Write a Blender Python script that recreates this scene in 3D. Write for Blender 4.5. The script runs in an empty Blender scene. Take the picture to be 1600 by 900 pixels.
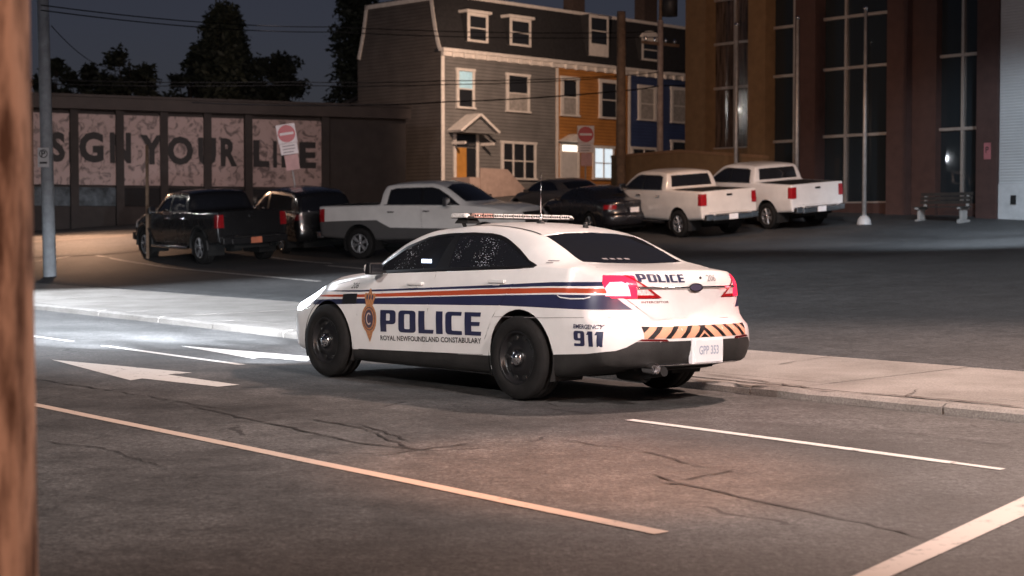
import bpy, bmesh, math, random
from mathutils import Vector, Matrix
from mathutils.bvhtree import BVHTree
random.seed(7)
scene = bpy.context.scene
col = scene.collection
R = math.radians

# ------------------------------------------------------------------ camera constants
F, HY, H = 2500.0, 357.8, 1.466
TH = math.atan((450 - HY) / F)
CT, ST = math.cos(TH), math.sin(TH)
A = 0.8548
U = Vector((-math.cos(A), math.sin(A), 0))      # along the road, away to the left
N = Vector((math.sin(A), math.cos(A), 0))       # across the road, away to the right
EYE = Vector((0, 0, H))

def ray(px, py):
    a = (px - 800) / F; b = -(py - 450) / F
    return Vector((a, CT + b * ST, -ST + b * CT))

def at_depth(px, py, Y):
    d = ray(px, py); return EYE + d * (Y / d.y)

def on_plane(px, py, P0, e):
    """vertical plane through P0 with horizontal direction e -> (t, z)"""
    d = ray(px, py); nx, ny = e[1], -e[0]
    t = ((P0[0]) * nx + (P0[1]) * ny) / (d.x * nx + d.y * ny)
    q = EYE + d * t
    return (q.x - P0[0]) * e[0] + (q.y - P0[1]) * e[1], q.z

def lerp_tab(tab, x):
    if x <= tab[0][0]: return tab[0][1]
    for (x0, y0), (x1, y1) in zip(tab, tab[1:]):
        if x <= x1: return y0 + (y1 - y0) * (x - x0) / (x1 - x0)
    return tab[-1][1]

def pchip(tab):
    xs = [float(t[0]) for t in tab]; ys = [float(t[1]) for t in tab]; n = len(xs)
    h = [xs[i+1]-xs[i] for i in range(n-1)]; d = [(ys[i+1]-ys[i])/h[i] for i in range(n-1)]
    m = [0.0]*n; m[0] = d[0]; m[-1] = d[-1]
    for i in range(1, n-1):
        if d[i-1]*d[i] > 0:
            w1 = 2*h[i]+h[i-1]; w2 = h[i]+2*h[i-1]
            m[i] = (w1+w2)/(w1/d[i-1]+w2/d[i])
    def f(x):
        if x <= xs[0]: return ys[0]
        if x >= xs[-1]: return ys[-1]
        i = 0
        while x > xs[i+1]: i += 1
        t = (x-xs[i])/h[i]
        return ((2*t**3-3*t*t+1)*ys[i] + (t**3-2*t*t+t)*h[i]*m[i] + (-2*t**3+3*t*t)*ys[i+1] + (t**3-t*t)*h[i]*m[i+1])
    return f

# ------------------------------------------------------------------ terrain
def smooth(a, b, x):
    t = min(1, max(0, (x-a)/(b-a))); return t*t*(3-2*t)
CURB = pchip([(-60, 10.9), (-10, 10.98), (6.6, 11.0), (10.1, 11.05), (18.2, 12.05), (22.1, 12.45), (28.6, 12.92), (45, 13.6), (120, 15)])
BACK = pchip([(-60, 13.7), (-10, 13.8), (8.3, 13.85), (11.9, 13.93), (18, 15.2), (24.8, 16.55), (29.4, 16.85), (38.6, 17.45), (60, 18.2), (120, 19)])
SWZ = 0.065
def road_z(c):
    return -0.011 * max(0, c - 9.07)
def ground_z(x, y):
    al = U.x*x + U.y*y; c = N.x*x + N.y*y
    cb = CURB(al); bk = BACK(al)
    if c < cb: return road_z(c)
    if c < bk: return SWZ + 0.01*(c-cb)
    t = c - bk
    z = SWZ + 0.03 + 0.052*min(t, 75) + 0.04*min(max(0, y-44), 50)*smooth(44, 54, y)
    return z
def at_ground(px, py, dz=0.0):
    d = ray(px, py); s = 3.0
    last = s
    while s < 400:
        q = EYE + d*s
        if q.z - dz <= ground_z(q.x, q.y): break
        last = s; s += 0.25
    lo, hi = last, s
    for _ in range(30):
        m = (lo+hi)/2; q = EYE + d*m
        if q.z - dz <= ground_z(q.x, q.y): hi = m
        else: lo = m
    q = EYE + d*hi
    return Vector((q.x, q.y, ground_z(q.x, q.y)))

# ------------------------------------------------------------------ objects
def tag(o, label=None, cat=None, group=None, kind=None):
    if label: o['label'] = label
    if cat: o['category'] = cat
    if group: o['group'] = group
    if kind: o['kind'] = kind
    return o
def empty(name, loc=(0, 0, 0), rz=0.0, rx=0.0, ry=0.0):
    o = bpy.data.objects.new(name, None); col.objects.link(o)
    o.location = loc; o.rotation_euler = (rx, ry, rz); o.empty_display_size = .2
    return o
def thing(name, label, cat, loc=(0, 0, 0), rz=0.0, group=None, rx=0.0, ry=0.0):
    return tag(empty(name, loc, rz, rx, ry), label, cat, group)

class MB:
    def __init__(s): s.v = []; s.f = []; s.m = []; s.s = []
    def add(s, vs, fs, mi=0, sm=False):
        b = len(s.v); s.v += [tuple(v) for v in vs]
        for f in fs: s.f.append(tuple(b+i for i in f)); s.m.append(mi); s.s.append(sm)
        return s
    def box(s, c, d, mi=0, rot=None, top=1.0, bev=0.0):
        """box centred at c, size d, optional 3x3 rotation, top face scaled"""
        x, y, z = d[0]/2, d[1]/2, d[2]/2
        vs = [Vector((sx*x*(top if sz > 0 else 1), sy*y*(top if sz > 0 else 1), sz*z)) for sz in (-1, 1) for sx, sy in ((-1,-1),(1,-1),(1,1),(-1,1))]
        if rot is not None: vs = [rot @ v for v in vs]
        vs = [v + Vector(c) for v in vs]
        return s.add(vs, [(3,2,1,0),(4,5,6,7),(0,1,5,4),(1,2,6,5),(2,3,7,6),(3,0,4,7)], mi)
    def bbox(s, a, b, mi=0):
        c = [(a[i]+b[i])/2 for i in range(3)]; return s.box(c, [abs(b[i]-a[i]) for i in range(3)], mi)
    def cyl(s, a, b, r0, r1=None, n=16, mi=0, cap=True, sm=True):
        a = Vector(a); b = Vector(b); r1 = r0 if r1 is None else r1
        d = (b-a).normalized(); t = Vector((0,0,1)) if abs(d.z) < .9 else Vector((1,0,0))
        e1 = d.cross(t).normalized(); e2 = d.cross(e1)
        vs = []
        for p, r in ((a, r0), (b, r1)):
            for i in range(n):
                an = 2*math.pi*i/n; vs.append(p + e1*(r*math.cos(an)) + e2*(r*math.sin(an)))
        s.add(vs, [(i, (i+1) % n, n+(i+1) % n, n+i) for i in range(n)], mi, sm)
        if cap:
            s.add(vs, [tuple(range(n-1, -1, -1)), tuple(range(n, 2*n))], mi)
        return s
    def tube(s, pts, r, n=6, mi=0):
        pts = [Vector(p) for p in pts]; rings = []
        rr = r if isinstance(r, (list, tuple)) else [r]*len(pts)
        for i, p in enumerate(pts):
            d = (pts[min(i+1, len(pts)-1)] - pts[max(i-1, 0)]).normalized()
            t = Vector((0,0,1)) if abs(d.z) < .9 else Vector((1,0,0))
            e1 = d.cross(t).normalized(); e2 = d.cross(e1)
            rings.append([p + e1*(rr[i]*math.cos(2*math.pi*k/n)) + e2*(rr[i]*math.sin(2*math.pi*k/n)) for k in range(n)])
        vs = [v for ring in rings for v in ring]
        fs = [(i*n+k, i*n+(k+1) % n, (i+1)*n+(k+1) % n, (i+1)*n+k) for i in range(len(pts)-1) for k in range(n)]
        s.add(vs, fs, mi, True)
        s.add(rings[0], [tuple(range(n-1, -1, -1))], mi); s.add(rings[-1], [tuple(range(n))], mi)
        return s
    def lathe(s, prof, c, axis='y', n=32, mi=0):
        """prof: list of (radius, offset) revolved round axis"""
        vs = []
        for r, o in prof:
            for i in range(n):
                an = 2*math.pi*i/n; ca, sa = r*math.cos(an), r*math.sin(an)
                vs.append((c[0]+ca, c[1]+o, c[2]+sa) if axis == 'y' else ((c[0]+ca, c[1]+sa, c[2]+o) if axis == 'z' else (c[0]+o, c[1]+ca, c[2]+sa)))
        fs = [(j*n+i, j*n+(i+1) % n, (j+1)*n+(i+1) % n, (j+1)*n+i) for j in range(len(prof)-1) for i in range(n)]
        return s.add(vs, fs, mi, True)
    def prism(s, poly, e1, e2, e3, o, depth, mi=0):
        """2D poly in plane (e1,e2) at o, extruded along e3 by depth"""
        o = Vector(o); n = len(poly)
        a = [o + e1*p[0] + e2*p[1] for p in poly]; b = [v + e3*depth for v in a]
        s.add(a+b, [tuple(range(n))[::-1], tuple(range(n, 2*n))] + [(i, (i+1) % n, n+(i+1) % n, n+i) for i in range(n)], mi)
        return s
    def build(s, name, mats, parent=None, fix=True, bevel=0.0, segs=2):
        me = bpy.data.meshes.new(name); me.from_pydata(s.v, [], s.f)
        if not isinstance(mats, (list, tuple)): mats = [mats]
        for m in mats: me.materials.append(m)
        me.polygons.foreach_set('material_index', s.m); me.polygons.foreach_set('use_smooth', s.s)
        if fix:
            bm = bmesh.new(); bm.from_mesh(me)
            bmesh.ops.remove_doubles(bm, verts=bm.verts, dist=1e-5)
            bmesh.ops.recalc_face_normals(bm, faces=bm.faces); bm.to_mesh(me); bm.free()
        me.update()
        o = bpy.data.objects.new(name, me); col.objects.link(o)
        if parent: o.parent = parent
        if bevel:
            md = o.modifiers.new('bevel', 'BEVEL'); md.width = bevel; md.segments = segs; md.limit_method = 'ANGLE'; md.angle_limit = R(40)
        return o

# ------------------------------------------------------------------ materials
MATS = {}
def new_mat(name):
    m = bpy.data.materials.new(name); m.use_nodes = True
    nt = m.node_tree; b = nt.nodes['Principled BSDF']
    return m, nt, b
def nd(nt, t, **kw):
    n = nt.nodes.new(t)
    for k, v in kw.items():
        if k in n.inputs: n.inputs[k].default_value = v
        else: setattr(n, k, v)
    return n
def mat(name, c, rough=.5, metal=0.0, var=0.0, vscale=3.0, bump=0.0, bscale=40.0, coat=0.0, spec=.5, emit=None, estr=0.0, rvar=0.0, col2=None):
    """procedural surface: base colour broken up by noise, noise bump, roughness variation"""
    if name in MATS: return MATS[name]
    m, nt, b = new_mat(name); L = nt.links
    b.inputs['Roughness'].default_value = rough; b.inputs['Metallic'].default_value = metal
    b.inputs['Coat Weight'].default_value = coat; b.inputs['Coat Roughness'].default_value = .04
    b.inputs['Specular IOR Level'].default_value = spec
    b.inputs['Base Color'].default_value = (*c, 1)
    tc = nd(nt, 'ShaderNodeTexCoord')
    if var or rvar:
        nz = nd(nt, 'ShaderNodeTexNoise', Scale=vscale, Detail=6.0, Roughness=.62)
        L.new(tc.outputs['Object'], nz.inputs['Vector'])
        rp = nd(nt, 'ShaderNodeValToRGB'); L.new(nz.outputs['Fac'], rp.inputs['Fac'])
        c2 = col2 or tuple(min(1, x*(1+var)) for x in c)
        rp.color_ramp.elements[0].position = .32; rp.color_ramp.elements[1].position = .68
        rp.color_ramp.elements[0].color = (*[x*(1-var) for x in c], 1); rp.color_ramp.elements[1].color = (*c2, 1)
        L.new(rp.outputs['Color'], b.inputs['Base Color'])
        if rvar:
            mr = nd(nt, 'ShaderNodeMapRange'); mr.inputs['From Min'].default_value = .3; mr.inputs['From Max'].default_value = .7
            mr.inputs['To Min'].default_value = max(0, rough-rvar); mr.inputs['To Max'].default_value = min(1, rough+rvar)
            L.new(nz.outputs['Fac'], mr.inputs['Value']); L.new(mr.outputs['Result'], b.inputs['Roughness'])
    if bump:
        nb = nd(nt, 'ShaderNodeTexNoise', Scale=bscale, Detail=4.0); L.new(tc.outputs['Object'], nb.inputs['Vector'])
        bp = nd(nt, 'ShaderNodeBump', Strength=bump, Distance=.02); L.new(nb.outputs['Fac'], bp.inputs['Height']); L.new(bp.outputs['Normal'], b.inputs['Normal'])
    if emit: b.inputs['Emission Color'].default_value = (*emit, 1); b.inputs['Emission Strength'].default_value = estr
    MATS[name] = m; return m

def clapboard(name, c, pitch=.165, var=.18):
    """painted wooden siding: horizontal boards made with a saw-tooth bump in z"""
    m, nt, b = new_mat(name); L = nt.links
    tc = nd(nt, 'ShaderNodeTexCoord'); sp = nd(nt, 'ShaderNodeSeparateXYZ'); L.new(tc.outputs['Object'], sp.inputs[0])
    d = nd(nt, 'ShaderNodeMath', operation='DIVIDE'); d.inputs[1].default_value = pitch; L.new(sp.outputs['Z'], d.inputs[0])
    fr = nd(nt, 'ShaderNodeMath', operation='FRACT'); L.new(d.outputs[0], fr.inputs[0])
    inv = nd(nt, 'ShaderNodeMath', operation='SUBTRACT'); inv.inputs[0].default_value = 1; L.new(fr.outputs[0], inv.inputs[1])
    bp = nd(nt, 'ShaderNodeBump', Strength=1.0, Distance=.035); L.new(inv.outputs[0], bp.inputs['Height']); L.new(bp.outputs['Normal'], b.inputs['Normal'])
    nz = nd(nt, 'ShaderNodeTexNoise', Scale=1.2, Detail=7.0); L.new(tc.outputs['Object'], nz.inputs['Vector'])
    rp = nd(nt, 'ShaderNodeValToRGB'); L.new(nz.outputs['Fac'], rp.inputs['Fac'])
    rp.color_ramp.elements[0].position = .3; rp.color_ramp.elements[1].position = .7
    rp.color_ramp.elements[0].color = (*[x*(1-var) for x in c], 1); rp.color_ramp.elements[1].color = (*[min(1, x*(1+var)) for x in c], 1)
    # the joint under each board is drawn as a darker line
    gt = nd(nt, 'ShaderNodeMath', operation='GREATER_THAN'); gt.inputs[1].default_value = .86; L.new(fr.outputs[0], gt.inputs[0])
    mx = nd(nt, 'ShaderNodeMix', data_type='RGBA'); L.new(gt.outputs[0], mx.inputs['Factor']); L.new(rp.outputs['Color'], mx.inputs['A']); mx.inputs['B'].default_value = (*[x*.45 for x in c], 1)
    L.new(mx.outputs['Result'], b.inputs['Base Color'])
    b.inputs['Roughness'].default_value = .55
    return m

def asphalt(name, c, tint=(1, 1, 1), crack=.5, rough=.72, patch=.35):
    m, nt, b = new_mat(name); L = nt.links
    geo = nd(nt, 'ShaderNodeNewGeometry')
    big = nd(nt, 'ShaderNodeTexNoise', Scale=.35, Detail=5.0, Roughness=.6); L.new(geo.outputs['Position'], big.inputs['Vector'])
    mid = nd(nt, 'ShaderNodeTexNoise', Scale=3.0, Detail=8.0, Roughness=.7); L.new(geo.outputs['Position'], mid.inputs['Vector'])
    fine = nd(nt, 'ShaderNodeTexNoise', Scale=38.0, Detail=4.0, Roughness=.75); L.new(geo.outputs['Position'], fine.inputs['Vector'])
    def ramp(src, a, bb, p0, p1):
        r = nd(nt, 'ShaderNodeValToRGB'); r.color_ramp.elements[0].position = p0; r.color_ramp.elements[1].position = p1
        r.color_ramp.elements[0].color = (a, a, a, 1); r.color_ramp.elements[1].color = (bb, bb, bb, 1); L.new(src, r.inputs['Fac']); return r.outputs['Color']
    def mul(a, b_):
        x = nd(nt, 'ShaderNodeMix', data_type='RGBA', blend_type='MULTIPLY'); x.inputs['Factor'].default_value = 1
        L.new(a, x.inputs['A']); L.new(b_, x.inputs['B']); return x.outputs['Result']
    v = mul(ramp(big.outputs['Fac'], 1-patch, 1+patch, .35, .65), ramp(mid.outputs['Fac'], .60, 1.35, .32, .68))
    v = mul(v, ramp(fine.outputs['Fac'], .25, 1.9, .3, .7))
    agg = nd(nt, 'ShaderNodeTexNoise', Scale=14.0, Detail=5.0, Roughness=.8); L.new(geo.outputs['Position'], agg.inputs['Vector'])
    v = mul(v, ramp(agg.outputs['Fac'], .55, 1.45, .34, .66))
    # fine map cracking, only in some areas
    nv = nd(nt, 'ShaderNodeTexNoise', Scale=1.6, Detail=5.0); L.new(geo.outputs['Position'], nv.inputs['Vector'])
    add = nd(nt, 'ShaderNodeMix', data_type='RGBA', blend_type='ADD'); add.inputs['Factor'].default_value = .35
    L.new(geo.outputs['Position'], add.inputs['A']); L.new(nv.outputs['Color'], add.inputs['B'])
    vor = nd(nt, 'ShaderNodeTexVoronoi', feature='DISTANCE_TO_EDGE', Scale=.55); L.new(add.outputs['Result'], vor.inputs['Vector'])
    cm = nd(nt, 'ShaderNodeMath', operation='LESS_THAN'); cm.inputs[1].default_value = .008; L.new(vor.outputs['Distance'], cm.inputs[0])
    am = nd(nt, 'ShaderNodeMath', operation='GREATER_THAN'); am.inputs[1].default_value = 1-crack; L.new(big.outputs['Fac'], am.inputs[0])
    pm = nd(nt, 'ShaderNodeMath', operation='MULTIPLY'); L.new(cm.outputs[0], pm.inputs[0]); L.new(am.outputs[0], pm.inputs[1])
    cmix = nd(nt, 'ShaderNodeMix', data_type='RGBA'); L.new(pm.outputs[0], cmix.inputs['Factor']); L.new(v, cmix.inputs['A']); cmix.inputs['B'].default_value = (.45, .45, .45, 1)
    base = nd(nt, 'ShaderNodeMix', data_type='RGBA', blend_type='MULTIPLY'); base.inputs['Factor'].default_value = 1
    L.new(cmix.outputs['Result'], base.inputs['A']); base.inputs['B'].default_value = (c*tint[0], c*tint[1], c*tint[2], 1)
    L.new(base.outputs['Result'], b.inputs['Base Color'])
    mr = nd(nt, 'ShaderNodeMapRange'); mr.inputs['To Min'].default_value = rough-.14; mr.inputs['To Max'].default_value = rough+.14
    L.new(mid.outputs['Fac'], mr.inputs['Value']); L.new(mr.outputs['Result'], b.inputs['Roughness'])
    ad = nd(nt, 'ShaderNodeMath', operation='MULTIPLY_ADD'); L.new(mid.outputs['Fac'], ad.inputs[0]); ad.inputs[1].default_value = .8; L.new(fine.outputs['Fac'], ad.inputs[2])
    bp = nd(nt, 'ShaderNodeBump', Strength=.55, Distance=.012); L.new(ad.outputs[0], bp.inputs['Height']); L.new(bp.outputs['Normal'], b.inputs['Normal'])
    return m

def road_paint(name, c, wear=.42):
    """thermoplastic paint with worn spots through which the asphalt shows"""
    m, nt, b = new_mat(name); L = nt.links
    geo = nd(nt, 'ShaderNodeNewGeometry')
    nz = nd(nt, 'ShaderNodeTexNoise', Scale=9.0, Detail=9.0, Roughness=.75); L.new(geo.outputs['Position'], nz.inputs['Vector'])
    rp = nd(nt, 'ShaderNodeValToRGB'); rp.color_ramp.elements[0].position = wear-.06; rp.color_ramp.elements[1].position = wear+.03
    rp.color_ramp.elements[0].color = (.07, .065, .06, 1); rp.color_ramp.elements[1].color = (*c, 1)
    L.new(nz.outputs['Fac'], rp.inputs['Fac']); L.new(rp.outputs['Color'], b.inputs['Base Color'])
    b.inputs['Roughness'].default_value = .6
    return m

def dark_glass(name, drops=0.0, c=(.012, .013, .016), rough=.04, clear=0.0):
    m, nt, b = new_mat(name); L = nt.links
    b.inputs['Base Color'].default_value = (*c, 1); b.inputs['Roughness'].default_value = rough
    b.inputs['IOR'].default_value = 1.5; b.inputs['Coat Weight'].default_value = .4
    if drops:
        tc = nd(nt, 'ShaderNodeTexCoord')
        v = nd(nt, 'ShaderNodeTexVoronoi', Scale=55.0); L.new(tc.outputs['Object'], v.inputs['Vector'])
        nz = nd(nt, 'ShaderNodeTexNoise', Scale=3.2, Detail=3.0); L.new(tc.outputs['Object'], nz.inputs['Vector'])
        th = nd(nt, 'ShaderNodeMapRange'); th.inputs['From Min'].default_value = .42; th.inputs['From Max'].default_value = .7
        th.inputs['To Min'].default_value = 0; th.inputs['To Max'].default_value = drops; L.new(nz.outputs['Fac'], th.inputs['Value'])
        lt = nd(nt, 'ShaderNodeMath', operation='LESS_THAN'); L.new(v.outputs['Distance'], lt.inputs[0]); L.new(th.outputs['Result'], lt.inputs[1])
        sp = nd(nt, 'ShaderNodeSeparateColor'); L.new(v.outputs['Color'], sp.inputs[0])
        g = nd(nt, 'ShaderNodeMath', operation='MULTIPLY'); L.new(lt.outputs[0], g.inputs[0]); L.new(sp.outputs[0], g.inputs[1])
        mx = nd(nt, 'ShaderNodeMix', data_type='RGBA'); L.new(g.outputs[0], mx.inputs['Factor']); mx.inputs['A'].default_value = (*c, 1); mx.inputs['B'].default_value = (.55, .58, .62, 1)
        L.new(mx.outputs['Result'], b.inputs['Base Color'])
        r = nd(nt, 'ShaderNodeMapRange'); r.inputs['To Min'].default_value = rough; r.inputs['To Max'].default_value = .35; L.new(g.outputs[0], r.inputs['Value']); L.new(r.outputs['Result'], b.inputs['Roughness'])
    if clear:
        tr = nd(nt, 'ShaderNodeBsdfTransparent'); ms = nd(nt, 'ShaderNodeMixShader'); ms.inputs['Fac'].default_value = clear
        L.new(b.outputs[0], ms.inputs[1]); L.new(tr.outputs[0], ms.inputs[2]); L.new(ms.outputs[0], nt.nodes['Material Output'].inputs['Surface'])
    return m
# ------------------------------------------------------------------ lettering
def round_poly(pts, r):
    out = []; n = len(pts)
    for i, p in enumerate(pts):
        p = Vector(p[:2]).to_3d(); rr = pts[i][2] if len(pts[i]) > 2 else r
        a = Vector(pts[i-1][:2]).to_3d(); b = Vector(pts[(i+1) % n][:2]).to_3d()
        if rr <= 0: out.append((p.x, p.y)); continue
        q0 = p + (a-p).normalized()*min(rr, (a-p).length*.49); q1 = p + (b-p).normalized()*min(rr, (b-p).length*.49)
        for k in range(6):
            t = k/5; q = q0*(1-t)**2 + p*2*t*(1-t) + q1*t*t; out.append((q.x, q.y))
    return out
RO, RI = .17, .06
GLYPH = {
 'P': (.70, [[(0,0,0),(0,1,0),(.70,1,RO),(.70,.36,RO),(.27,.36,0),(.27,0,0)], [(.27,.52,0),(.27,.84,0),(.44,.84,RI),(.44,.52,RI)]]),
 'O': (.76, [[(0,0,RO),(0,1,RO),(.76,1,RO),(.76,0,RO)], [(.26,.16,RI),(.26,.84,RI),(.50,.84,RI),(.50,.16,RI)]]),
 'L': (.64, [[(0,0,0),(0,1,0),(.27,1,0),(.27,.17,0),(.66,.17,0),(.62,0,0)]]),
 'I': (.28, [[(0,0,0),(0,1,0),(.28,1,0),(.28,0,0)]]),
 'C': (.68, [[(0,0,RO),(0,1,RO),(.68,1,0),(.66,.83,0),(.26,.83,RI),(.26,.17,RI),(.68,.17,0),(.68,0,0)]]),
 'E': (.66, [[(0,0,0),(0,1,0),(.66,1,0),(.64,.82,0),(.27,.82,0),(.27,.585,0),(.62,.585,0),(.60,.415,0),(.27,.415,0),(.27,.175,0),(.67,.175,0),(.65,0,0)]]),
 '9': (.72, [[(0,.36,RO),(0,1,RO),(.72,1,RO),(.72,0,RO),(.02,0,0),(.02,.17,0),(.44,.17,RI),(.44,.36,0)], [(.28,.52,RI),(.28,.84,RI),(.45,.84,RI),(.45,.52,RI)]]),
 '1': (.42, [[(0,.76,0),(.10,1,0),(.42,1,0),(.42,0,0),(.13,0,0),(.13,.76,0)]]),
}
def curve_to_2d(cu):
    ob = bpy.data.objects.new('lettering_source', cu); col.objects.link(ob)
    bpy.context.view_layer.update()
    me = bpy.data.meshes.new_from_object(ob)
    vs = [(v.co.x, v.co.y) for v in me.vertices]; fs = [tuple(p.vertices) for p in me.polygons]
    bpy.data.objects.remove(ob); bpy.data.meshes.remove(me); bpy.data.curves.remove(cu)
    return vs, fs
def block_text(s, gap=.12):
    cu = bpy.data.curves.new('lettering_source', 'CURVE'); cu.dimensions = '2D'; cu.fill_mode = 'BOTH'
    x = 0
    for ch in s:
        w, outs = GLYPH[ch]
        for o in outs:
            pts = round_poly(o, 0); sp = cu.splines.new('POLY'); sp.points.add(len(pts)-1); sp.use_cyclic_u = True
            for i, q in enumerate(pts): sp.points[i].co = (q[0]+x, q[1], 0, 1)
        x += w+gap
    return curve_to_2d(cu)
def font_text(s, bold=0.0, space=1.0):
    cu = bpy.data.curves.new('lettering_source', 'FONT'); cu.body = s; cu.size = 1; cu.offset = bold; cu.space_character = space
    cu.resolution_u = 3; cu.fill_mode = 'FRONT'
    return curve_to_2d(cu)
def fit_text(vf, w, h):
    vs, fs = vf
    x0 = min(v[0] for v in vs); x1 = max(v[0] for v in vs); y0 = min(v[1] for v in vs); y1 = max(v[1] for v in vs)
    return [((v[0]-x0)/(x1-x0)*w, (v[1]-y0)/(y1-y0)*h) for v in vs], fs
def sign_text(name, s, w, h, o, e1, e2, m, parent, off=.004, bold=.02, block=False, space=1.0):
    """flat lettering lying off the surface: o = lower-left corner"""
    vs, fs = fit_text(block_text(s) if block else font_text(s, bold, space), w, h)
    nn = e1.cross(e2)
    mb = MB(); mb.add([Vector(o)+e1*v[0]+e2*v[1]+nn*off for v in vs], fs)
    return mb.build(name, m, parent, fix=False)

# ------------------------------------------------------------------ lofted vehicle bodies
def catmull(P, sub, lin=None):
    out = []; n = len(P)
    for i in range(n-1):
        p0 = P[max(i-1, 0)]; p1 = P[i]; p2 = P[i+1]; p3 = P[min(i+2, n-1)]
        k = sub[i] if isinstance(sub, list) else sub
        for j in range(k):
            t = j/k
            out.append(tuple(.5*((2*p1[d]) + (-p0[d]+p2[d])*t + (2*p0[d]-5*p1[d]+4*p2[d]-p3[d])*t*t + (-p0[d]+3*p1[d]-3*p2[d]+p3[d])*t**3) * .75
                             + .25*(p1[d]+(p2[d]-p1[d])*t) for d in (0, 1)))
            if lin and lin[0] <= i <= lin[1]: out[-1] = tuple(out[-1][d]*(1-lin[2])+(p1[d]+(p2[d]-p1[d])*t)*lin[2] for d in (0, 1))
    out.append(tuple(P[-1])); return out

def superplan(v, p):
    v = min(1.0, abs(v)); return 1-(1-v**p)**(1/p)

def loft(sh):
    """closed body from profile curves: returns a bmesh (x forward, y left, z up)"""
    c = {k: pchip(v) for k, v in sh['curves'].items()}
    bm = bmesh.new(); rings = []
    sr, sf, s0r, s0f = sh['sr'], sh['sf'], sh['s0r'], sh['s0f']
    tail = pchip(sh['tail']); nose = pchip(sh['nose']); wt = pchip(sh['wtail']); wn = pchip(sh['wnose'])
    def X(s, y, z):
        if s < s0r:
            xe = tail(z) + sh['amp_r']*superplan(y/wt(z), sh['pr'])
            return s0r + (s-s0r)/(sr-s0r)*(xe-s0r)
        if s > s0f:
            xe = nose(z) - sh['amp_f']*superplan(y/wn(z), sh['pf'])
            return s0f + (s-s0f)/(sf-s0f)*(xe-s0f)
        return s
    def section(s):
        zb, zbe, wb, wm, wr, zr, zt = (c[k](s) for k in ('zb', 'zbelt', 'wbelt', 'wmax', 'wroof', 'zroof', 'ztop'))
        K = lambda k: zb+k*(zbe-zb)
        wmid = wb + (wr-wb)*.5; gl = zbe + .02
        k9 = min(1, max(0, (zr-zbe-.03)/.1)); mixp = lambda a, b: (a[0]+(b[0]-a[0])*k9, a[1]+(b[1]-a[1])*k9); lw = lambda f: (wb+(wr-wb)*f, zbe+(zr-zbe)*f)
        P = [(0, zb), (wm*.6, zb), (wm-.11, zb), (wm-.035, zb+min(.05, .1*(zbe-zb))), (wm-.012, K(.26)), (wm, K(.48)), (wm-.006, K(.685)), (wm-.3*(wm-wb)-.004, K(.86)),
             (wb, zbe), mixp(lw(.22), (wb-.018*sh.get('ledge', 1), zbe+.018)), mixp(lw(.6), (wb+(wr-wb)*.55+.012, zbe+(zr-zbe)*.58)), (wr, zr),
             (wr*.86, zr+.42*(zt-zr)), (wr*.5, zr+.86*(zt-zr)), (0, zt)]
        return catmull(P, [1, 2, 2, 3, 3, 3, 3, 3, 2, 4, 4, 3, 4, 4], (7, 11, 1-k9))
    for s in sh['stations']:
        half = section(s)
        full = half + [(-y, z) for y, z in half[-2:0:-1]]
        rings.append([bm.verts.new((X(s, y, z), y, z)) for y, z in full])
    n = len(rings[0])
    for a, b in zip(rings, rings[1:]):
        for i in range(n): bm.faces.new((a[i], a[(i+1) % n], b[(i+1) % n], b[i]))
    for end, s in ((0, sr), (-1, sf)):
        half = section(s); full = half + [(-y, z) for y, z in half[-2:0:-1]]
        zc = (half[0][1]+half[-1][1])/2; prev = rings[end]
        for r in (.985, .955, .91, .85, .77, .67, .55, .42, .28, .14):
            cur = [bm.verts.new((X(s, y*r, zc+(z-zc)*r), y*r, zc+(z-zc)*r)) for y, z in full]
            for i in range(n):
                q = (prev[i], prev[(i+1) % n], cur[(i+1) % n], cur[i]); bm.faces.new(q[::-1] if end == 0 else q)
            prev = cur
        cv = bm.verts.new((X(s, 0, zc), 0, zc))
        for i in range(n):
            q = (prev[i], prev[(i+1) % n], cv); bm.faces.new(q[::-1] if end == 0 else q)
    bmesh.ops.recalc_face_normals(bm, faces=bm.faces)
    return bm

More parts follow.
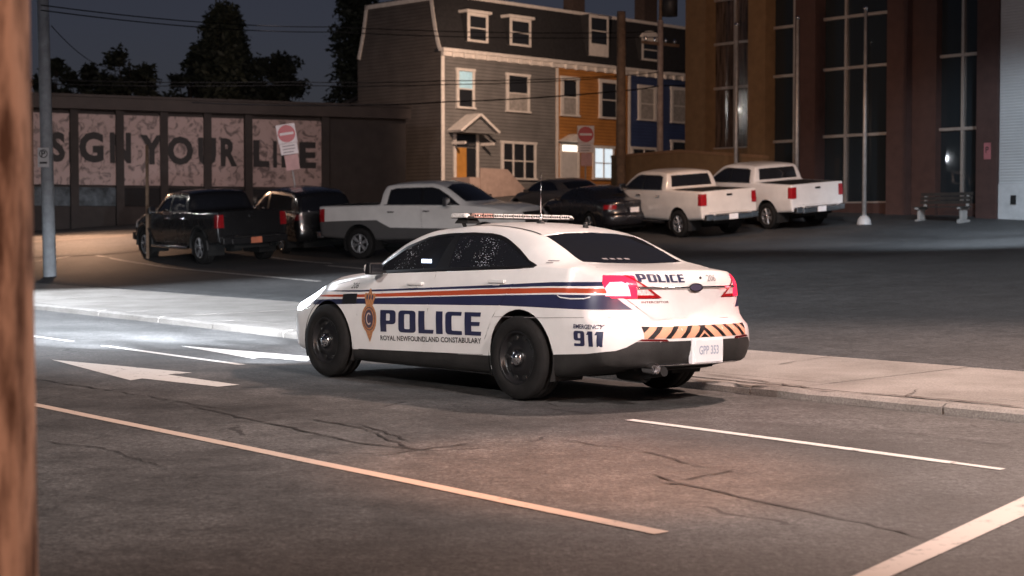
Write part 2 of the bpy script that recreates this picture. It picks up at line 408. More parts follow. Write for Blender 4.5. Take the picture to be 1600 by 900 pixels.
def in_poly(x, y, P):
    r = False; j = len(P)-1
    for i in range(len(P)):
        xi, yi = P[i]; xj, yj = P[j]
        if (yi > y) != (yj > y) and x < (xj-xi)*(y-yi)/(yj-yi)+xi: r = not r
        j = i
    return r
AX = {'side': (0, 2, 1), 'rear': (1, 2, 0), 'top': (0, 1, 2)}
class Shell:
    """cuts panels, glass, lamps and painted stripes out of one continuous body skin"""
    def __init__(s, bm):
        s.bm = bm; s.lp = bm.faces.layers.int.new('part'); s.lm = bm.faces.layers.int.new('paint')
        s.regs = []; s.parts = ['body']; s.mats = []
    def mat_index(s, m):
        if m not in s.mats: s.mats.append(m)
        return s.mats.index(m)
    def region(s, poly, axis='side', part=None, mat=None, cond=None, cut=True):
        if part and part not in s.parts: s.parts.append(part)
        s.regs.append((poly, axis, part, mat, cond, cut))
    def cut(s):
        bm = s.bm
        for poly, axis, part, mt, cond, docut in s.regs:
            if not docut: continue
            i, j, k = AX[axis]
            X0 = min(p[0] for p in poly)-.01; X1 = max(p[0] for p in poly)+.01; Y0 = min(p[1] for p in poly)-.01; Y1 = max(p[1] for p in poly)+.01
            cand = []
            for f in bm.faces:
                cs = [v.co for v in f.verts]
                if max(q[i] for q in cs) < X0 or min(q[i] for q in cs) > X1 or max(q[j] for q in cs) < Y0 or min(q[j] for q in cs) > Y1: continue
                if cond and not cond(f.calc_center_median(), f.normal): continue
                cand.append(f)
            for a, b in zip(poly, poly[1:]+poly[:1]):
                a0, a1 = min(a[0], b[0])-.002, max(a[0], b[0])+.002; b0, b1 = min(a[1], b[1])-.002, max(a[1], b[1])+.002
                sel = []; rest = []
                for f in cand:
                    cs = [v.co for v in f.verts]
                    if max(q[i] for q in cs) < a0 or min(q[i] for q in cs) > a1 or max(q[j] for q in cs) < b0 or min(q[j] for q in cs) > b1: rest.append(f)
                    else: sel.append(f)
                if not sel: continue
                co = Vector((0, 0, 0)); co[i], co[j] = a; no = Vector((0, 0, 0)); no[i], no[j] = b[1]-a[1], -(b[0]-a[0])
                if no.length < 1e-6: continue
                es = set(e for f in sel for e in f.edges); vs = set(v for f in sel for v in f.verts)
                ret = bmesh.ops.bisect_plane(bm, geom=list(vs)+list(es)+sel, dist=1e-5, plane_co=co, plane_no=no.normalized())
                cand = rest + [g for g in ret['geom'] if isinstance(g, bmesh.types.BMFace)]
                cand = list({f for f in cand if f.is_valid})
        bm.normal_update()
        for poly, axis, part, mt, cond, docut in s.regs:
            i, j, k = AX[axis]
            X0 = min(p[0] for p in poly); X1 = max(p[0] for p in poly); Y0 = min(p[1] for p in poly); Y1 = max(p[1] for p in poly)
            for f in bm.faces:
                c = f.calc_center_median()
                if not (X0 <= c[i] <= X1 and Y0 <= c[j] <= Y1): continue
                if cond and not cond(c, f.normal): continue
                if in_poly(c[i], c[j], poly):
                    if part: f[s.lp] = s.parts.index(part)
                    if mt is not None: f[s.lm] = s.mat_index(mt)
    def extract(s, part, name, mats, parent, sel=None, offset=0.0, inset=0.0, skirt=.012, base=None):
        """one object from all faces of a part; mats: None keeps the painted zones"""
        bm = s.bm; pi = s.parts.index(part); out = bmesh.new(); mp = {}; nrm = []; fs = []
        for f in bm.faces:
            if f[s.lp] != pi or (sel and not sel(f.calc_center_median())): continue
            vs = []
            for v in f.verts:
                if v not in mp:
                    nv = out.verts.new(v.co - v.normal*offset); mp[v] = nv; nrm.append(v.normal.copy())
                vs.append(mp[v])
            try: nf = out.faces.new(vs)
            except ValueError: continue
            nf.smooth = True; nf.material_index = f[s.lm] if mats is None else 0
        if not out.faces: return None
        out.verts.ensure_lookup_table(); out.verts.index_update()
        if inset:
            mv = {}
            for e in out.edges:
                if e.is_boundary:
                    fc = e.link_faces[0].calc_center_median()
                    for v in e.verts:
                        d = fc - (e.verts[0].co+e.verts[1].co)/2; t = (e.verts[1].co-e.verts[0].co)
                        if t.length < 1e-7: continue
                        t.normalize(); d -= t*d.dot(t)
                        if d.length > 1e-7: mv.setdefault(v, Vector()); mv[v] += d.normalized()
            for v, d in mv.items():
                if d.length > .2: v.co += d.normalized()*inset
        if skirt:
            be = [e for e in out.edges if e.is_boundary]
            ret = bmesh.ops.extrude_edge_only(out, edges=be)
            newv = [g for g in ret['geom'] if isinstance(g, bmesh.types.BMVert)]
            src = {}
            for v in newv:
                for e in v.link_edges:
                    o = e.other_vert(v)
                    if o.index >= 0 and o.index < len(nrm) and (o.co-v.co).length < 1e-7: src[v] = o; break
            out.verts.index_update()
            while len(nrm) < len(out.verts): nrm.append(Vector((0, 0, 1)))
            for v in newv:
                n0 = nrm[src[v].index] if v in src else Vector((0, 0, 1))
                nrm[v.index] = n0; v.co = v.co - n0*skirt
            for g in ret['geom']:
                if isinstance(g, bmesh.types.BMFace): g.smooth = True; g.material_index = g.link_loops[0].face.material_index if False else g.material_index
        me = bpy.data.meshes.new(name); out.to_mesh(me); out.free()
        for m in (s.mats if mats is None else mats): me.materials.append(m)
        me.normals_split_custom_set_from_vertices([tuple(n.normalized()) if n.length > 1e-6 else (0, 0, 1) for n in nrm])
        o = bpy.data.objects.new(name, me); col.objects.link(o)
        if parent: o.parent = parent
        return o

def bvh_of(bm): return BVHTree.FromBMesh(bm)
def project(name, verts2d, faces, o, e1, e2, direc, tree, m, parent, off=.0025, maxlen=.05, shear=0.0):
    """2D shape laid on the body: each point is thrown along direc on to the skin"""
    bm = bmesh.new(); o = Vector(o)
    vv = [bm.verts.new(o + e1*(x+shear*y) + e2*y) for x, y in verts2d]
    for f in faces:
        try: bm.faces.new([vv[i] for i in f])
        except ValueError: pass
    for _ in range(3):
        le = [e for e in bm.edges if e.calc_length() > maxlen]
        if not le: break
        bmesh.ops.subdivide_edges(bm, edges=le, cuts=1); bmesh.ops.triangulate(bm, faces=bm.faces)
    for v in bm.verts:
        h = tree.ray_cast(v.co - direc*3, direc)
        if h[0] is None:
            h = tree.find_nearest(v.co); v.co = h[0] + (h[1] if h[1].dot(direc) < 0 else -h[1])*off
        else:
            n = h[1] if h[1].dot(direc) < 0 else -h[1]; v.co = h[0] + n*off
    for f in bm.faces: f.smooth = True
    me = bpy.data.meshes.new(name); bm.to_mesh(me); bm.free(); me.materials.append(m)
    ob = bpy.data.objects.new(name, me); col.objects.link(ob); ob.parent = parent
    return ob
def poly_shape(P): return [tuple(p) for p in P], [tuple(range(len(P)))]
def ribbon(pts, w):
    """2D polyline -> strip"""
    vs = []; fs = []
    for i, p in enumerate(pts):
        a = Vector(pts[max(i-1, 0)]); b = Vector(pts[min(i+1, len(pts)-1)]); d = (b-a).normalized(); n = Vector((-d.y, d.x))
        ww = w[i] if isinstance(w, list) else w
        vs += [tuple(Vector(p)+n*ww/2), tuple(Vector(p)-n*ww/2)]
        if i: fs.append((2*i-2, 2*i-1, 2*i+1, 2*i))
    return vs, fs
def circle_poly(cx, cz, r, n=36): return [(cx+r*math.cos(2*math.pi*i/n), cz+r*math.sin(2*math.pi*i/n)) for i in range(n)]
def linspace(a, b, n): return [a+(b-a)*i/(n-1) for i in range(n)]

def wheel_well(mb, x, z, r, y0, y1, n=20):
    vs = []
    for i in range(n+1):
        an = R(-25)+R(230)*i/n
        for y in (y0, y1): vs.append((x+r*math.cos(an), y, z+r*math.sin(an)))
    mb.add(vs, [(2*i, 2*i+1, 2*i+3, 2*i+2) for i in range(n)], 0, True)
    mb.add([vs[2*i+1] for i in range(n+1)], [tuple(range(n+1))], 0)

def make_wheel(root, x, y, r, w, side, style, M, rim_r=None):
    """part 'wheel' with a tyre and a hub cap; side=+1 left"""
    rim_r = rim_r or r*.64; yo = y+side*w/2; S = lambda o: side*o
    c = (x, yo, r)
    rim = MB()
    rim.lathe([(rim_r*1.03, S(-.004)), (rim_r*1.0, S(.004)), (rim_r*.95, S(-.004)), (rim_r*.92, S(-.03)), (rim_r*.84, S(-.052)), (rim_r*.72, S(-.045 if style == 'steel' else -.06)),
               (rim_r*.52, S(-.025 if style == 'steel' else -.06)), (rim_r*.38, S(-.02 if style == 'steel' else -.06)), (rim_r*.30, S(-.03)), (0, S(-.03))], c, n=36, mi=0)
    if style == 'steel':
        for k in range(10):
            an = 2*math.pi*k/10; q = (x+rim_r*.78*math.cos(an), yo, r+rim_r*.78*math.sin(an))
            rim.cyl((q[0], yo+S(-.052), q[2]), (q[0], yo+S(-.040), q[2]), .021, .021, 10, 1)
            rim.lathe([(.021, S(-.041)), (.027, S(-.044)), (.029, S(-.055))], (q[0], yo, q[2]), n=10, mi=0)
    else:
        ns = 6 if style == 'alloy' else 5
        for k in range(ns):
            an = 2*math.pi*k/ns+.3
            for dd in (-.10, .10):
                a0, a1 = an+dd*.6, an+dd*1.35
                rim.cyl((x+rim_r*.16*math.cos(a0), yo+S(-.02), r+rim_r*.16*math.sin(a0)), (x+rim_r*.95*math.cos(a1), yo+S(-.01), r+rim_r*.95*math.sin(a1)), .024, .019, 6, 2)
        rim.lathe([(rim_r*1.04, S(0)), (rim_r*1.0, S(.008)), (rim_r*.93, S(-.006))], c, n=36, mi=2)
    wo = rim.build('wheel', [M['rim'], M['black'], M['alloy']], root, fix=False)
    t = MB(); hw = w
    prof = [(rim_r*1.0, S(-.01)), (rim_r*1.04, S(.006)), (rim_r+(r-rim_r)*.45, S(.013)), (r*.955, S(.0)), (r*.985, S(-.014)), (r, S(-.035)), (r, S(-hw*.33)), (r*.988, S(-hw*.335)), (r*.988, S(-hw*.36)), (r, S(-hw*.365)),
            (r, S(-hw*.63)), (r*.988, S(-hw*.635)), (r*.988, S(-hw*.66)), (r, S(-hw*.665)), (r, S(-hw+.035)), (r*.985, S(-hw+.014)), (r*.93, S(-hw)), (rim_r, S(-hw+.01))]
    t.lathe(prof, c, n=44, mi=0)
    t.cyl((x, yo+S(-.10), r), (x, yo+S(-hw+.02), r), rim_r*1.0, rim_r*1.0, 24, 0)
    t.build('tyre', M['tyre'], wo, fix=False)
    h = MB(); hr = rim_r*.30 if style == 'steel' else rim_r*.2
    h.lathe([(hr, S(-.03)), (hr*1.02, S(.0)), (hr*.9, S(.018)), (hr*.55, S(.024)), (hr*.5, S(.03)), (0, S(.032))], c, n=20, mi=0)
    if style == 'steel':
        for k in range(5):
            an = 2*math.pi*k/5+.2; h.cyl((x+hr*.76*math.cos(an), yo+S(.005), r+hr*.76*math.sin(an)), (x+hr*.76*math.cos(an), yo+S(.03), r+hr*.76*math.sin(an)), .012, .010, 8, 0)
    h.build('hub_cap', M['chrome'], wo, fix=False)
    return wo
# ------------------------------------------------------------------ shared vehicle materials
def paint_mat(name, c, dew=0.0, rough=.28):
    m, nt, b = new_mat(name); L = nt.links
    tc = nd(nt, 'ShaderNodeTexCoord')
    nz = nd(nt, 'ShaderNodeTexNoise', Scale=2.2, Detail=6.0, Roughness=.65); L.new(tc.outputs['Object'], nz.inputs['Vector'])
    rp = nd(nt, 'ShaderNodeValToRGB'); rp.color_ramp.elements[0].position = .3; rp.color_ramp.elements[1].position = .66
    rp.color_ramp.elements[0].color = (*[x*.86 for x in c], 1); rp.color_ramp.elements[1].color = (*c, 1)
    L.new(nz.outputs['Fac'], rp.inputs['Fac'])
    # road film: grime thins out with height above the sills
    L.new(rp.outputs['Color'], b.inputs['Base Color'])
    mr = nd(nt, 'ShaderNodeMapRange'); mr.inputs['To Min'].default_value = rough-.08; mr.inputs['To Max'].default_value = rough+.16
    L.new(nz.outputs['Fac'], mr.inputs['Value']); L.new(mr.outputs['Result'], b.inputs['Roughness'])
    b.inputs['Coat Weight'].default_value = .7; b.inputs['Coat Roughness'].default_value = .06
    if dew:
        v = nd(nt, 'ShaderNodeTexVoronoi', Scale=90.0); L.new(tc.outputs['Object'], v.inputs['Vector'])
        bp = nd(nt, 'ShaderNodeBump', Strength=dew, Distance=.004, invert=True); L.new(v.outputs['Distance'], bp.inputs['Height'])
        L.new(bp.outputs['Normal'], b.inputs['Coat Normal'])
    return m
M = dict(
    tyre=mat('tyre_rubber', (.0085, .0082, .0082), .85, var=.35, vscale=14, bump=.3, bscale=120, spec=.3),
    rim=mat('black_steel_rim', (.012, .012, .013), .34, var=.2), black=mat('black_plastic', (.014, .014, .014), .6, var=.3, vscale=9),
    trim=mat('black_trim', (.010, .010, .011), .3, coat=.3), alloy=mat('alloy', (.42, .42, .43), .38, .8, var=.15),
    chrome=mat('chrome', (.72, .72, .73), .16, 1.0, var=.1, vscale=20), under=mat('underbody', (.009, .009, .009), .9, var=.4),
    clad=mat('dark_cladding', (.020, .019, .0185), .62, var=.35, vscale=6, bump=.2, bscale=160),
    glass=dark_glass('dark_glass'), glass_wet=dark_glass('dewy_glass', drops=.34), glass_clear=dark_glass('dewy_tinted_glass', drops=.40, clear=.42),
    navy=mat('navy_vinyl', (.022, .026, .068), .38, coat=.3, var=.12), orange=mat('orange_vinyl', (.42, .068, .026), .4, coat=.3, var=.12),
    ink=mat('black_vinyl', (.012, .012, .014), .4), grey_ink=mat('grey_vinyl', (.22, .2, .21), .45),
    gold=mat('gold_vinyl', (.42, .19, .085), .4, var=.35, vscale=45), cream=mat('cream_vinyl', (.62, .5, .42), .4), crest_blue=mat('crest_blue', (.06, .05, .085), .4),
    plate=mat('plate_white', (.80, .80, .82), .35, var=.05), plate_ink=mat('plate_ink', (.38, .42, .52), .4),
    pinkish=mat('reflective_peach', (.75, .36, .23), .4, var=.08), lens_clear=mat('clear_lens', (.62, .60, .58), .18, coat=.5, var=.35, vscale=60),
    red_lens=mat('red_lens', (.28, .008, .012), .18, coat=.6, var=.3, vscale=30), red_dark=mat('dark_red_lens', (.12, .008, .01), .25, coat=.4),
    tail_on=mat('tail_lamp_lit', (.6, .02, .04), .2, emit=(1.0, .013, .048), estr=2.2), tail_hot=mat('tail_lamp_core', (.8, .3, .35), .2, emit=(1.0, .34, .42), estr=2.2),
    head_on=mat('headlamp_lit', (.8, .85, .9), .1, emit=(.85, .93, 1.0), estr=14.0), lens_red_led=mat('light_bar_red', (.52, .31, .26), .2, coat=.5, var=.3, vscale=50),
    white=paint_mat('white_paint', (.80, .79, .78), dew=.25),
)

# ------------------------------------------------------------------ the police car
car = thing('police_car', 'white police sedan with navy and orange stripes, stopped in the road', 'police car', (.763, 14.23, 0), math.atan2(U.y, U.x), rx=.011)
SH = dict(
    sr=-1.2, sf=3.93, s0r=-.55, s0f=2.95, amp_r=.53, pr=2.4, amp_f=.72, pf=2.2, ledge=1,
    tail=[(.20, -1.05), (.30, -1.15), (.36, -1.235), (.5, -1.275), (.61, -1.265), (.675, -1.225), (.70, -1.185), (.73, -1.165), (.9, -1.14), (.99, -1.15), (1.06, -1.135), (1.10, -1.105), (1.125, -1.07), (1.16, -1.02)],
    wtail=[(.2, .90), (.5, .935), (.85, .925), (1.0, .88), (1.12, .80), (1.2, .78)],
    nose=[(.2, 3.78), (.3, 3.92), (.5, 3.95), (.7, 3.90), (.8, 3.84)], wnose=[(.2, .92), (.7, .93), (.9, .88)],
    stations=linspace(-1.2, -.56, 9)+linspace(-.5, .62, 22)+linspace(.70, 1.1, 6)+linspace(1.16, 2.5, 26)+linspace(2.58, 2.95, 6)+linspace(3.02, 3.93, 15),
    curves=dict(
        ztop=[(-1.2, 1.118), (-1.0, 1.140), (-.75, 1.158), (-.52, 1.172), (-.44, 1.20), (-.15, 1.34), (.12, 1.44), (.25, 1.475), (.5, 1.512), (.85, 1.53), (1.1, 1.525), (1.28, 1.50), (1.5, 1.45), (1.85, 1.335), (2.1, 1.225), (2.35, 1.10), (2.45, 1.066), (2.8, 1.03), (3.2, .965), (3.6, .87), (3.93, .76)],
        zbelt=[(-1.2, 1.065), (-.5, 1.125), (0, 1.125), (.6, 1.105), (1.2, 1.078), (1.63, 1.06), (2.14, 1.034), (2.5, 1.0), (2.8, .955), (3.2, .885), (3.6, .79), (3.93, .69)],
        wbelt=[(-1.2, .80), (-.8, .835), (-.5, .85), (0, .87), (1.2, .875), (2.0, .865), (2.5, .85), (3.0, .83), (3.4, .80), (3.93, .74)],
        wmax=[(-1.2, .915), (-.6, .932), (0, .94), (1.3, .935), (2.3, .94), (2.87, .948), (3.4, .935), (3.93, .90)],
        wroof=[(-1.2, .70), (-.6, .715), (-.42, .69), (-.15, .655), (.15, .625), (.5, .612), (1.2, .615), (1.57, .645), (1.85, .69), (2.1, .745), (2.25, .775), (2.4, .775), (2.8, .73), (3.2, .68), (3.6, .62), (3.93, .56)],
        zroof=[(-1.2, 1.095), (-.6, 1.147), (-.42, 1.18), (-.15, 1.288), (.12, 1.39), (.35, 1.435), (.6, 1.462), (.9, 1.474), (1.2, 1.468), (1.45, 1.445), (1.57, 1.428), (1.85, 1.338), (2.1, 1.20), (2.25, 1.10), (2.4, 1.04), (2.8, .998), (3.2, .935), (3.6, .84), (3.93, .725)],
        zb=[(-1.2, .335), (-.8, .27), (-.45, .22), (0, .19), (2.9, .18), (3.4, .19), (3.93, .24)]))
bm = loft(SH)
tree = bvh_of(bm)
sh = Shell(bm); sh.mat_index(M['white'])
# painted stripes (zones of the paint, they run on over the doors)
n1 = [(2.98, .846), (2.35, .868), (1.3, .92), (.273, .974), (-.353, 1.012), (-.88, 1.026), (-.90, .992), (-.353, .978), (.273, .949), (1.3, .9), (2.35, .850), (2.98, .838)]
og = [(3.08, .800), (2.35, .826), (1.3, .884), (.273, .941), (-.4, .965), (-.92, .972), (-.95, .935), (-.4, .925), (.273, .894), (1.3, .845), (2.35, .800), (3.08, .782)]
tk = [(3.16, .748), (2.35, .787), (1.3, .835), (.273, .883), (-.4, .91), (-.955, .920), (-1.05, .800), (-.6, .797), (-.2, .797), (.273, .794), (1.3, .765), (2.35, .735), (2.8, .716), (3.18, .700)]
side_c = lambda c, n: abs(n.y) > .25 and c.z < 1.1
for P, m in ((n1, 'navy'), (og, 'orange'), (tk, 'navy')): sh.region(P, 'side', mat=M[m], cond=side_c)
sh.region([(2.62, .822), (2.385, .834), (2.385, .738), (2.62, .726)], 'side', mat=M['ink'], cond=side_c)
# doors
sh.region([(2.372, 1.045), (2.372, .6), (2.388, .29), (1.345, .322), (1.335, .42), (1.28, .7), (1.205, 1.105)], 'side', part='front_door', cond=lambda c, n: abs(c.y) > .6 and c.z < 1.11)
sh.region([(1.205, 1.105), (1.28, .7), (1.335, .42), (1.345, .322), (.498, .351), (.475, .46), (.42, .57), (.344, .696), (.256, .80), (.104, .982), (.03, 1.135)], 'side', part='rear_door', cond=lambda c, n: abs(c.y) > .6 and c.z < 1.14)
# lower black cladding, carried round the rear bumper
sh.region([(2.5, .291), (.40, .352), (.40, .1), (2.5, .1)], 'side', part='sill_cladding')
sh.region([(-.2, .385), (-.449, .412), (-.8, .437), (-1.05, .472), (-1.105, .50), (-1.15, .545), (-1.4, .545), (-1.4, .1), (-.2, .1)], 'side', part='bumper_cladding', cond=lambda c, n: c.z < .57)
# trunk lid
sh.region([(.455, .715), (.50, .745), (.70, .905), (.69, 1.0), (.655, 1.09), (.64, 1.2), (-.64, 1.2), (-.655, 1.09), (-.69, 1.0), (-.70, .905), (-.50, .745), (-.455, .715)], 'rear', part='trunk_lid', cond=lambda c, n: c.x < -.49 and c.z > .70)
# tail lamps: outer lit part and inner part on the lid
lamp = lambda c, n: c.x < -.6 and .88 < c.z < 1.09
sh.region([(-.84, 1.078), (-.945, .893), (-1.03, .893), (-.985, 1.078)], 'side', part='tail_lamp', mat=M['tail_on'], cond=lamp)
for sgn in (1, -1):
    sh.region([(sgn*.64, 1.078), (sgn*.375, .893), (sgn*1.2, .893), (sgn*1.2, 1.078)], 'rear', part='tail_lamp_inner', mat=M['lens_clear'], cond=lambda c, n: c.x < -.955 and .88 < c.z < 1.09)
    sh.region([(sgn*.585, 1.0785), (sgn*.585, .892), (sgn*1.0, .892), (sgn*1.0, 1.0785)], 'rear', part='tail_lamp', mat=M['tail_on'], cond=lambda c, n: c.x < -.93 and .893 < c.z < 1.0775)
    sh.region([(sgn*.635, .912), (sgn*.655, 1.0), (sgn*.69, 1.028), (sgn*.765, 1.022), (sgn*.80, .98), (sgn*.815, .912)], 'rear', mat=M['tail_hot'], cond=lambda c, n, g=sgn: c.x < -.90 and .893 < c.z < 1.0775 and g > 0)
# head lamps, grille
sh.region([(3.06, .862), (3.13, .79), (3.27, .69), (3.42, .635), (3.9, .62), (3.9, .78), (3.5, .86), (3.22, .895), (3.1, .893)], 'side', part='headlight', cond=lambda c, n: abs(c.y) > .42)
sh.region([(.5, .66), (.55, .42), (-.55, .42), (-.5, .66)], 'rear', part='grille', cond=lambda c, n: c.x > 3.3)
# greenhouse
T = [(2.25, 1.030), (-.10, 1.127), (-.118, 1.15), (.02, 1.192), (.21, 1.285), (.38, 1.352), (.49, 1.388), (.58, 1.408), (.69, 1.422), (.94, 1.430), (1.29, 1.420), (1.45, 1.404), (1.57, 1.385), (1.84, 1.30), (2.09, 1.163), (2.20, 1.085)]
gc = lambda c, n: abs(c.y) > .5 and c.z > 1.0 and abs(n.y) > .3
sh.region(T, 'side', part='window_trim', cond=gc)
sh.region([(2.13, 1.064), (1.262, 1.100), (1.20, 1.398), (1.29, 1.395), (1.45, 1.378), (1.57, 1.358), (1.82, 1.275), (2.05, 1.145)], 'side', part='front_side_window', cond=gc)
sh.region([(1.075, 1.108), (-.06, 1.148), (.05, 1.188), (.22, 1.262), (.38, 1.328), (.49, 1.362), (.58, 1.382), (.69, 1.396), (.94, 1.404), (1.125, 1.402)], 'side', part='rear_side_window', cond=gc)
sh.region([(.615, 1.182), (.56, 1.405), (.3, 1.432), (0, 1.44), (-.3, 1.432), (-.56, 1.405), (-.615, 1.182), (-.3, 1.172), (0, 1.168), (.3, 1.172)], 'rear', part='rear_window', cond=lambda c, n: -.54 < c.x < .32 and n.x < -.1 and n.z > .1)
sh.region([(.735, 1.085), (.66, 1.32), (.60, 1.435), (.3, 1.475), (0, 1.487), (-.3, 1.475), (-.60, 1.435), (-.66, 1.32), (-.735, 1.085), (-.4, 1.075), (0, 1.072), (.4, 1.075)], 'rear', part='windshield', cond=lambda c, n: 1.25 < c.x < 2.5 and n.x > .12)
# wheel openings
for x, z, r in ((0, .36, .412), (2.868, .35, .402)):
    sh.region(circle_poly(x, z, r, 40), 'side', part='opening', cond=lambda c, n: abs(c.y) > .5)
sh.cut()
E = lambda part, name, mats=None, **k: sh.extract(part, name, mats, k.pop('parent', car), **k)
L_ = lambda c: c.y > 0
R_ = lambda c: c.y <= 0
body = E('body', 'body')
for sel in (L_, R_):
    E('front_door', 'front_door', sel=sel, inset=.006); E('rear_door', 'rear_door', sel=sel, inset=.006)
    E('sill_cladding', 'sill_cladding', [M['clad']], sel=lambda c, s=sel: s(c)) if sel is L_ else None
    E('tail_lamp', 'tail_lamp', sel=sel, offset=-.004); E('tail_lamp_inner', 'trunk_lamp', sel=sel, offset=-.004)
    E('headlight', 'headlight', [M['head_on']], sel=sel)
    E('window_trim', 'window_trim', [M['trim']], sel=sel)
    E('front_side_window', 'side_window', [M['glass_clear']], sel=sel, offset=.005); E('rear_side_window', 'side_window', [M['glass_wet']], sel=sel, offset=.005)
E('sill_cladding', 'sill_cladding', [M['clad']], sel=R_)
E('bumper_cladding', 'bumper_cladding', [M['clad']])
E('trunk_lid', 'trunk_lid', inset=.006)
E('grille', 'grille', [M['black']])
for sel in (L_, R_): E('front_side_window', 'cabin_lining', [M['under']], sel=sel, offset=.13, skirt=-.12)
scr = MB(); hs_ = tree.ray_cast(Vector((1.50, 3, 1.165)), Vector((0, -1, 0)))[0]; scr.box((1.50, hs_.y-.045, 1.16), (.14, .012, .036)); scr.build('console_screen', mat('lit_screen', (.1, .1, .1), .5, emit=(.60, .74, 1.0), estr=7.0), car)
E('rear_window', 'rear_window', [M['glass']], offset=.004); E('windshield', 'windshield', [M['glass_wet']], offset=.004)
# wheels, wells and underbody
w = MB()
for x in (0, 2.868):
    for s in (1, -1): wheel_well(w, x, .355, .418, s*.925, s*.55)
w.bbox((-.55, -.62, .22), (3.5, .62, .45)); w.bbox((-1.0, -.4, .29), (-.551, .55, .45)); w.box((1.43, 0, .26), (1.9, 1.7, .16))
w.cyl((-.95, .42, .25), (-1.24, .45, .30), .035, .04, 12, 0)
w.tube([(-.6, .3, .24), (-1.0, .42, .25)], .06, 8)
w.build('underbody', M['under'], car, fix=False)
for x in (0, 2.868):
    for s in (1, -1): make_wheel(car, x, s*.845, .358, .24, s, 'steel', M, .225)
ep = MB(); ep.cyl((-1.10, .52, .325), (-1.235, .54, .325), .045, .047, 14, 0, cap=False); ep.cyl((-1.16, .53, .325), (-1.165, .53, .325), .043, .043, 14, 0); ep.build('exhaust_tip', M['chrome'], car)
# rear chrome strip and oval emblem
YA = Vector((0, 1, 0)); ZA = Vector((0, 0, 1)); XA = Vector((1, 0, 0)); LFT = Vector((0, -1, 0)); FWD = Vector((1, 0, 0))
rear_o = Vector((-3, 0, 0)); side_o = Vector((0, 3, 0))
def rear_decal(name, v, f, m, off=.003, parent=None): return project(name, [(-y, z) for y, z in v], f, (-3, 0, 0), -YA, ZA, FWD, tree, m, parent or car, off)   # v given as (y, z)
def side_decal(name, v, f, m, off=.003, o=(0, 3, 0), sgn=1, parent=None): return project(name, [(x, z) for x, z in v], f, (0, 3*sgn, 0), XA, ZA, LFT*sgn, tree, m, parent or car, off)
def surf_rear(y, z, off=0):
    h = tree.ray_cast(Vector((-3, y, z)), FWD); return h[0] - FWD*off
strip = MB(); strip.tube([surf_rear(y, .977, .004) for y in linspace(-.60, .60, 25)], .0125, 8); strip.build('chrome_strip', M['chrome'], car)
em = MB(); q = surf_rear(0, .978, .0)
ov = [(.085*math.cos(2*math.pi*i/28), .036*math.sin(2*math.pi*i/28)) for i in range(28)]
em.prism(ov, YA, ZA, -XA, q, .02, 0); em.prism([(a*.80, b*.74) for a, b in ov], YA, ZA, -XA, q - XA*.019, .004, 1)
em.build('oval_emblem', [M['chrome'], M['crest_blue']], car)
lk = MB(); q = surf_rear(-.085, 1.058, 0); lk.cyl(q, q-XA*.006, .012, .012, 10); lk.build('trunk_lock', M['ink'], car)
for k in range(4):
    yy = .36-.085*k; rear_decal('deck_lamp', [(yy, 1.200), (yy-.055, 1.200), (yy-.055, 1.212), (yy, 1.212)], [(0, 1, 2, 3)], M['grey_ink'], .002)
# red rims of the lamps on the lid
for s in (1, -1):
    for P in ([(.655, 1.076), (.64, 1.079), (.36, .894), (.40, .894)], [(.585, .918), (.425, .918), (.385, .892), (.585, .892)], [(.585, .99), (.50, .99), (.475, .965), (.585, .965)]):
        rear_decal('lamp_rim', [(s*a, b) for a, b in P], [(0, 1, 2, 3)], M['red_lens'], .0075)
# chevron strip on the bumper
zt_, zb_ = .664, .568
chev = [(-.62+1.24*i/30, zb_) for i in range(31)] + [(.62-1.24*i/30, zt_) for i in range(31)]
rear_decal('chevron_strip', chev, [(i, i+1, 60-i, 61-i) if i else (0, 1, 60, 61) for i in range(30)], M['pinkish'], .003)
for y0 in (.56, .40, .245, .09):
    for s in (1, -1):
        a = .115; P = [(s*(y0+.03), zb_), (s*(y0-.03), zb_), (s*(y0-.03-a), zt_), (s*(y0+.03-a), zt_)] if False else [(s*(y0+.035), zb_), (s*(y0-.02), zb_), (s*(y0-.02-.115), zt_), (s*(y0+.035-.115), zt_)]
        rear_decal('chevron_bar', P, [(0, 1, 2, 3)], M['ink'], .005)
rear_decal('chevron_bar', [(.62, zb_+.045), (.62, zt_), (.545, zt_)], [(0, 1, 2)], M['ink'], .005); rear_decal('chevron_bar', [(-.62, zb_+.045), (-.62, zt_), (-.545, zt_)], [(0, 1, 2)], M['ink'], .005)
rear_decal('chevron_bar', [(.05, zb_), (-.05, zb_), (0, zb_+.035)], [(0, 1, 2)], M['ink'], .005)
for s in (1, -1): rear_decal('reflector', [(s*.68, .55), (s*.40, .545), (s*.42, .562), (s*.64, .566)], [(0, 1, 2, 3)], M['red_dark'], .004)
# number plate
pq = surf_rear(0, .45, .012)
pl = MB(); pl.box((pq.x-.004, -.03, .455), (.012, .33, .19)); pl.box((pq.x+.02, -.03, .455), (.04, .38, .21), 1)
plo = pl.build('licence_plate', [M['plate'], M['plate']], car, bevel=.004)
sign_text('plate_lettering', 'GPP 353', .24, .075, (pq.x-.0105, .09, .425), -YA, ZA, M['plate_ink'], plo, off=.002, bold=.02)
sk = MB(); sk.tube([surf_rear(y, .345, .006) for y in linspace(-.5, .5, 15)], .010, 6); sk.build('bumper_strip', M['chrome'], car)
